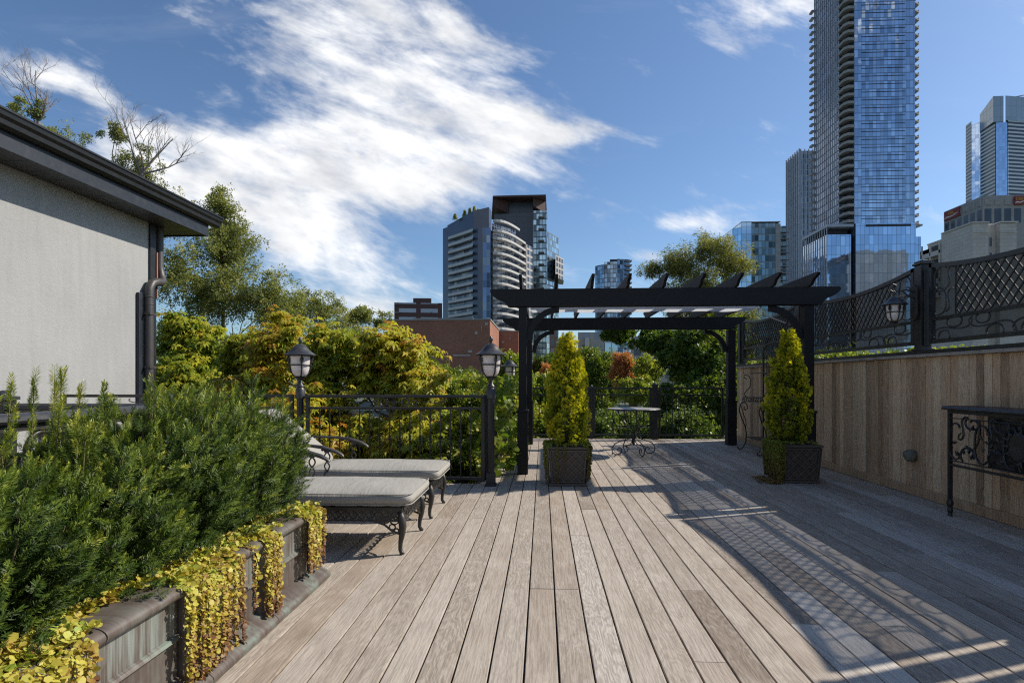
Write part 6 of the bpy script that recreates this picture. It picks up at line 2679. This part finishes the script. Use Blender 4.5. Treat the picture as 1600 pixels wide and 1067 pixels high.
part('far_right_wing', M_JOINTED, t, rect(xr + .02, xr + 14, Y0 + 4, Y0 + 20), -10, z_ - 4.5)
mb = MB()
for (a, b, yy) in ((xc - .25, RX(1544, Y0) + .1, Y0 - .25), (RX(1563, Y0) - .1, xr + .2, Y0 - .15)):
    mb.box(a - ox, b - ox, yy - oy, yy - oy + 9, z_ + 10.01, z_ + 10.28)
    mb.box(a - ox + .12, b - ox - .12, yy - oy + .12, Y0 - oy - .003, z_ + 8.1, z_ + 8.3)
mb.box(1.0, 1.4, 9.3, yl - oy, z_ + 9.12, z_ + 9.4)
mb.build('cornice', M_LIMESTONE, t)
for (ua, ub) in ((1546, 1550), (1553.5, 1557)):
    for j in range(3):
        mb = MB()
        zz = z_ - 2.6 - j * 3.0
        mb.box(RX(ua, Y0) - ox, RX(ub, Y0) - ox, 1.16, 1.197, zz - 1.7 + 10, zz + 10)
        mb.build('window', M_DARKWIN, t)
ybal = Y0 + 9.3
for j in range(4):
    zz = z_ - 1.6 - j * 3.0
    for k in range(8):
        y0_ = Y0 + 16 + (yl - Y0 - 17) * k / 8
        mb = MB()
        mb.box(1.14, 1.197, y0_ - oy, y0_ - oy + 1.7, zz - 1.9 + 10, zz - .1 + 10)
        mb.build('window', M_DARKWIN, t)
    mb = MB()
    mb.box(1.10, 1.197, .8 + 8.4, 14, zz - 2.2 + 10, zz + .1 + 10)
    mb.build('loggia_opening', M_DARK, t)
    mb = MB()
    mb.box(-.3, 1.19, 9.1, 15, zz - 2.5 + 10, zz - 2.2 + 10)
    mb.box(-.3, -.2, 9.1, 15, zz - 2.19 + 10, zz - 1.5 + 10)
    for q in (9.1, 12, 14.8):
        mb.box(-.3, -.05, q, q + .3, zz - 2.19 + 10, zz + .5 + 10)
    mb.build('balcony', M_LIMESTONE, t)

# ---- big condo pair at the centre left
F_NAVY = facade('navy_window_strip', 1.5, 3.05, (0.12, 0.17, 0.26), (0.30, 0.33, 0.38), .10, var=.6, rough=.12, metal=.7, duo=(0.30, 0.34, 0.36))
F_DARKG = facade('dark_balcony_backs', 1.8, 3.05, (0.08, 0.09, 0.11), (0.16, 0.16, 0.17), .12, var=.6, rough=.2, metal=.4, duo=(0.20, 0.20, 0.19))
d0 = 235.0
t = bld('condo_block', 'dark blue apartment tower with rows of white curved balconies above the brick building', *G(745, d0))
ox, oy, oz = t.location
ztop = zt(349, *G(745, d0))
zpar = zt(336, *G(745, d0))
bk1, bk2 = G(822, d0 + 48), G(700, d0 + 50)
A0, A1, A2, A3 = G(699, d0 + 16), G(740, d0 + 1), G(764, d0), G(822, d0 + 24)
part('left_strip', M_SLATE, t, [G(692, d0 + 22), G(698.9, d0 + 19), G(700, d0 + 50), G(694, d0 + 50)], -10, zt(352, *A0))
part('wall', F_DARKG, t, [A0, A1, A3, bk1, bk2], -10, ztop - 2)
part('parapet', M_SLATE, t, [A0, A1, A2, G(768, d0 + 4), G(768, d0 + 44), bk2], ztop - 1.98, 0, [zpar, zpar + 2, zpar + 3.2, zpar + 2.6, zpar + 2.6, zpar])
part('corner_pier', M_SLATE, t, [G(739.5, d0 + .6), G(747, d0 - .8), G(754, d0 - 1), G(756, d0 + 6), G(742, d0 + 8)], -10, ztop - 2)
part('window_bay', F_NAVY, t, [G(754.1, d0 - 1), G(766.5, d0 - .4), G(768, d0 + 6), G(756, d0 + 6)], -10, ztop - 1.99)
part('dark_pier', M_DARK, t, [G(766.6, d0 - .2), G(769.5, d0 + .3), G(772, d0 + 6), G(767.5, d0 + 6)], -10, ztop - 3)
fl = 3.05
zz = ztop - 3.6
i = 0
lo = [(f, G(700 + (738.5 - 700) * f, d0 + 14.5 - 14.5 * f)) for f in (0, .33, .66, 1)]


def right_edge(f, out=0.0):
    u = 770 + 51.5 * f
    dd = d0 + 1.0 + 22 * f ** 1.5 - 3.2 * math.sin(PI * f) - out
    return G(u, dd)


while zz > -6 and i < 27:
    mb = MB()
    front = [G(700 + 38.5 * f, d0 + 12.5 - 13.8 * f) for f in (0, .5, 1)]
    rear = [G(700.5 + 38 * f, d0 + 17.5 - 14 * f) for f in (1, .5, 0)]
    mb.prism([(p[0] - ox, p[1] - oy) for p in front + rear], zz + 10, zz + 11.15)
    mb.build('balcony', M_GUARD, t)
    mb = MB()
    fr = [right_edge(f, 1.6) for f in np.linspace(0, 1, 8)]
    re = [right_edge(f, -1.0) for f in np.linspace(1, 0, 8)]
    mb.prism([(p[0] - ox, p[1] - oy) for p in fr + re], zz + 10, zz + 10.9)
    mb.build('balcony', M_GUARD, t)
    zz -= fl
    i += 1
mb = MB()
fr = [right_edge(f * .82, 1.3) for f in np.linspace(0, 1, 8)]
re = [right_edge(f * .82, -.5) for f in np.linspace(1, 0, 8)]
mb.prism([(p[0] - ox, p[1] - oy) for p in fr + re], ztop + 10.6, ztop + 11.5)
mb.build('roof_ring', M_GUARD, t)
part('penthouse', F_NAVY, t, [G(768.5, d0 + 8), G(806, d0 + 20), G(806, d0 + 44), G(768.5, d0 + 44)], ztop - 1.97, ztop + 2.2)
F_GRID = facade('beige_window_grid', 3.4, 3.05, (0.05, 0.06, 0.075), (0.42, 0.39, 0.36), .9, var=.4, rough=.2, metal=.3, sill=.9, sillc=(0.42, 0.39, 0.36))
part('rear_wing', F_GRID, t, [G(822.5, d0 + 24), G(832, d0 + 30), G(832, d0 + 50), G(822.5, d0 + 50)], -10, zt(384, *G(826, d0 + 27)))
# roof garden
for k, (u, hh, w_) in enumerate(((711, 2.0, .8), (726, 3.0, 1.0), (734, 3.6, 1.0), (741, 4.0, 1.0), (747, 2.4, .9))):
    lab = ['short shrub at the left end of the apartment tower roof garden', 'second shrub from the left in the apartment tower roof garden', 'third, taller conifer of the apartment tower roof garden',
           'tallest yellow green conifer of the apartment tower roof garden', 'low shrub at the right end of the apartment tower roof garden'][k]
    x, y = G(u, d0 + 9)
    r_ = empty('rooftop_shrub', lab, 'shrub', (x, y, zpar + .3 + (u - 700) * .045))
    rng = np.random.default_rng(k)
    q = rng.random(260)
    a = rng.uniform(0, 2 * PI, 260)
    rad = w_ * (1 - q) * rng.random(260) ** .4 + .12
    Pp = np.stack([rad * np.cos(a), rad * np.sin(a), q * hh], 1)
    v, f, r = scatter(TUFTS[0][0], TUFTS[0][1], Pp, frames(unit(rng, 260), rng), np.full(260, .55), np.full(260, .8), None, .2, rng)
    link('foliage', np_mesh('foliage', v, f, r), M_SHRUB, r_)
    mb = MB(); mb.tube([(0, 0, -.4), (0, 0, hh * .6)], .07, 5)
    mb.build('trunk', M_BARK, r_)

# rear tower with big flat roof
F_AQUA = facade('aqua_balcony_glass', 1.6, 3.05, (0.30, 0.42, 0.48), (0.06, 0.08, 0.09), .16, var=.55, rough=.1, metal=.8, sill=.6, sillc=(0.10, 0.14, 0.17), duo=(0.12, 0.17, 0.20))
F_GREYC = facade('charcoal_panels', 6, 3.05, (0.055, 0.065, 0.085), (0.04, 0.045, 0.055), .08, var=.08, rough=.4, metal=.2)
d1 = 300.0
t = bld('roofed_tower', 'dark tower with projecting rust coloured flat roof and aqua glass side behind the balcony block', *G(800, d1))
zr = zt(307, *G(810, d1))
zb1 = zt(329.5, *G(840, d1))
part('charcoal_wall', F_GREYC, t, [G(772, d1 + 6), G(833, d1 + 4), G(833, d1 + 34), G(772, d1 + 34)], -10, zb1)
part('roof_house', F_GREYC, t, [G(794, d1 + 7), G(833, d1 + 6), G(833, d1 + 30), G(794, d1 + 30)], zb1 + .01, zr - .9)
part('roof_slab', M_RUST, t, [G(770, d1 - 1), G(853, d1 - 3), G(855, d1 + 40), G(768, d1 + 40)], zr - .89, zr)
mb = MB()
for (u0, u1, s_) in ((770.5, 794, 1), (833, 852.5, -1)):
    # slanting underside fascia blades carrying the roof
    pa, pb = G(u0, d1 - .5), G(u1, d1 + 5)
    mb.v += [(pa[0] - t.location.x, pa[1] - t.location.y, zr - 1.0 + 10), (pb[0] - t.location.x, pb[1] - t.location.y, zr - 1.0 + 10), (pb[0] - t.location.x, pb[1] - t.location.y, zb1 + 10 + .2), (pa[0] - t.location.x, pa[1] - t.location.y, zb1 + 12.5)]
    b = len(mb.v) - 4
    mb.v += [(p[0], p[1] + 26, p[2]) for p in mb.v[b:b + 4]]
    for q in ((0, 1, 2, 3), (7, 6, 5, 4), (0, 4, 5, 1), (1, 5, 6, 2), (2, 6, 7, 3), (3, 7, 4, 0)):
        mb.face(tuple(b + i_ for i_ in q))
mb.build('roof_brackets', M_RUST, t)
part('glass_wing', F_AQUA, t, [G(833.2, d1), G(854, d1 - 1), G(854.5, d1 + 34), G(833.2, d1 + 34)], -10, zb1)
part('side_glass', F_AQUA, t, [G(854.8, d1 + 1), G(873, d1 + 16), G(873, d1 + 36), G(854.8, d1 + 34)], -10, 0, [zt(360, *G(855, d1)), zt(372, *G(873, d1 + 16)), zt(372, *G(873, d1 + 16)), zt(360, *G(855, d1))])
part('hanging_bay', F_GRID, t, [G(868, d1 + 2), G(881, d1 + 12), G(880, d1 + 26), G(868, d1 + 24)], zt(432, *G(872, d1)), zt(397, *G(872, d1)))
for k in range(11):
    zz = zb1 - 4 - k * 6.1
    mb = MB()
    for (u0, u1) in ((841, 850),):
        p, q = G(u0, d1 - 3), G(u1, d1 - 1.2)
        mb.box(p[0] - t.location.x, q[0] - t.location.x, p[1] - t.location.y, q[1] - t.location.y + 2, zz + 10, zz + 10.4)
    mb.build('balcony', M_CONC_D, t)

# mid distance glass tower
F_MID = facade('blue_grey_glass', 2.0, 3.05, (0.20, 0.28, 0.36), (0.07, 0.09, 0.11), .2, var=.6, rough=.1, metal=.8, slab=.35, slabc=(0.30, 0.31, 0.31), duo=(0.08, 0.11, 0.15))
d2 = 400.0
t = bld('stepped_tower', 'small stepped glass tower above the middle of the pergola beam', *G(960, d2))
part('low_wing', F_MID, t, [G(930, d2 + 8), G(944, d2 + 2), G(946, d2 + 26), G(934, d2 + 26)], -10, zt(412, *G(940, d2)))
part('main_body', F_MID, t, [G(944.2, d2 + 1), G(964, d2 - 1), G(964, d2 + 26), G(946.2, d2 + 26)], -10, zt(409, *G(955, d2)))
part('high_wing', F_MID, t, [G(964.2, d2 - 1), G(984, d2 + 1), G(984, d2 + 24), G(964.2, d2 + 26)], -10, zt(405, *G(975, d2)))
part('roof_box', M_DARK, t, [G(953, d2 + 6), G(972, d2 + 6), G(972, d2 + 16), G(953, d2 + 16)], zt(405, *G(975, d2)) + .01, zt(402.5, *G(975, d2)))
mb = MB()
for k in range(22):
    zz = zt(409, *G(975, d2)) - k * 3.05
    p = G(978, d2 - .5)
    q = G(986.5, d2 + 1)
    mb.box(p[0] - t.location.x, q[0] - t.location.x, p[1] - t.location.y - 1, q[1] - t.location.y + 3, zz + 10, zz + 10.9)
mb.build('balconies', M_CONC_D, t)

# brown brick flats
F_BROWN = facade('brown_flats_windows', 7.5, 3.0, (0.36, 0.40, 0.46), (0.10, 0.05, 0.042), 1.6, var=.35, rough=.4, metal=.1, sill=1.5, sillc=(0.10, 0.05, 0.042), zoff=-.2)
d3 = 200.0
t = bld('brick_flats', 'distant dark brick flats with white window strips left of the balcony tower', *G(650, d3))
part('wall', F_BROWN, t, [G(616, d3), G(691, d3 + 2), G(691, d3 + 14), G(616, d3 + 12)], -10, zt(472.5, *G(650, d3)))
part('penthouse', M_RUST, t, [G(645.5, d3 + 2), G(674, d3 + 2.5), G(674, d3 + 10), G(645.5, d3 + 10)], zt(472.5, *G(650, d3)) + .01, zt(464.5, *G(650, d3)))
for (a, b) in ((616, 623), (672, 676)):
    mb = MB()
    for k in range(6):
        zz = zt(474, *G(650, d3)) - k * 3
        p, q = G(a, d3 - 1.2), G(b, d3 - .1)
        mb.box(p[0] - t.location.x, q[0] - t.location.x, p[1] - t.location.y, q[1] - t.location.y, zz + 9.6, zz + 9.9)
    mb.build('balcony_stack', M_CONC_D, t)


# red brick hall
Y0 = 45.0
xl, xr = RX(606, Y0), RX(765.5, Y0)
t = bld('brick_hall', 'low windowless red brick building with flat roof behind the yellow sumacs', xr, Y0)
z_ = zt(500, xr, Y0)
yb = YX(779.5, xr)
part('wall', M_BRICK, t, [(xl, Y0), (xr, Y0), (xr, yb), (xl, yb)], -10, z_)
part('coping', M_CONC_D, t, [(xl - .1, Y0 - .06), (xr + .06, Y0 - .06), (xr + .06, yb + .1), (xl - .1, yb + .1)], z_ + .003, z_ + .10)
mb = MB()
ox, oy, oz = t.location
mb.box(-6.6, -1.6, 2.2, 8, z_ + 10.11, z_ + 10.42)
mb.build('roof_upstand', M_ROOFING, t)
mb = MB()
for (u, v) in ((760, 506), (744, 520)):
    x = RX(u, Y0) - ox
    z = zt(v, xr, Y0) + 10
    mb.box(x - .11, x + .11, -.06, -.003, z - .11, z + .11)
mb.build('vent_plate', M_CONC, t)
mb = MB()
x = RX(752.5, Y0) - ox
z = zt(514, xr, Y0) + 10
mb.lathe([(.015, -.17), (.02, 0), (.06, .14), (.06, .17)], (x, -.08, z), 8)
mb.build('wall_light', M_CONC, t)
mb = MB()
for (u0, u1, v) in ((708, 735, 555),):
    mb.box(RX(u0, Y0) - ox, RX(u1, Y0) - ox, -.05, -.003, zt(v + 1.2, xr, Y0) + 10, zt(v - 1, xr, Y0) + 10)
mb.box(RX(731, Y0) - ox, RX(738, Y0) - ox, -.06, -.003, zt(551, xr, Y0) + 10, zt(547, xr, Y0) + 10)
mb.build('stone_band', M_CONC, t)
Y1 = yb + .6
t = bld('brick_annex', 'lower red brick annex to the right of the brick hall corner, beside the pergola post', RX(790, Y1), Y1)
z_ = zt(518, RX(790, Y1), Y1)
part('wall', M_BRICK, t, rect(RX(778, Y1), RX(810, Y1), Y1, Y1 + 12), -10, z_)
part('coping', M_CONC_D, t, rect(RX(778, Y1) - .02, RX(810, Y1) + .05, Y1 - .05, Y1 + 12), z_ + .003, z_ + .08)
mb = MB()
x = RX(797, Y1) - t.location.x
mb.lathe([(.015, -.2), (.02, 0), (.07, .16), (.07, .2)], (x, -.09, zt(531, RX(790, Y1), Y1) + 10), 8)
mb.box(x - .8, x - .55, -.06, -.003, zt(536, RX(790, Y1), Y1) + 10, zt(533, RX(790, Y1), Y1) + 10)
mb.build('wall_light', M_CONC, t)

# buildings seen below the pergola beam
F_BEIGE = facade('beige_office_windows', 3.2, 3.4, (0.16, 0.17, 0.19), (0.36, 0.33, 0.29), 1.0, var=.5, rough=.3, metal=.2, sill=1.5, sillc=(0.36, 0.33, 0.29))
d4 = 150.0
t = bld('beige_office', 'beige office building partly visible under the pergola right of the sunlit cypress', *G(920, d4))
part('wall', F_BEIGE, t, [G(903, d4), G(944, d4), G(944, d4 + 16), G(903, d4 + 16)], -10, zt(519, *G(920, d4)))
part('stair_tower', M_LIMESTONE, t, [G(914, d4 - 1.2), G(921, d4 - 1.2), G(921, d4 - .05), G(914, d4 - .05)], -10, zt(528, *G(915, d4)))
part('glass_wing', F_MID, t, [G(944.3, d4 + .5), G(966, d4 + 2), G(966, d4 + 18), G(944.3, d4 + 16)], -10, zt(510, *G(950, d4)))
F_BROWNG = facade('brown_grid', 1.6, 3.1, (0.20, 0.20, 0.21), (0.20, 0.12, 0.09), .55, var=.5, rough=.3, metal=.3, sill=1.0, sillc=(0.20, 0.12, 0.09))
d5 = 190.0
t = bld('brown_midrise', 'brown gridded mid rise between the pergola brace and the sunlit cypress', *G(865, d5))
part('wall', F_BROWNG, t, [G(858.5, d5), G(872, d5 + 1), G(872, d5 + 14), G(858.5, d5 + 14)], -10, zt(500, *G(865, d5)))
part('pale_wing', F_BEIGE, t, [G(872.3, d5 + 8), G(884, d5 + 9), G(884, d5 + 20), G(872.3, d5 + 20)], -10, zt(527, *G(878, d5)))
t = bld('white_midrise', 'pale building behind the big tree under the right half of the pergola', *G(1010, 170))
part('wall', F_BEIGE, t, [G(985, 170), G(1080, 172), G(1080, 190), G(985, 188)], -10, zt(525, *G(1010, 170)))
part('roof_house', M_LIMESTONE, t, [G(1000, 174), G(1030, 174), G(1030, 182), G(1000, 182)], zt(525, *G(1010, 170)) + .01, zt(518, *G(1010, 170)))
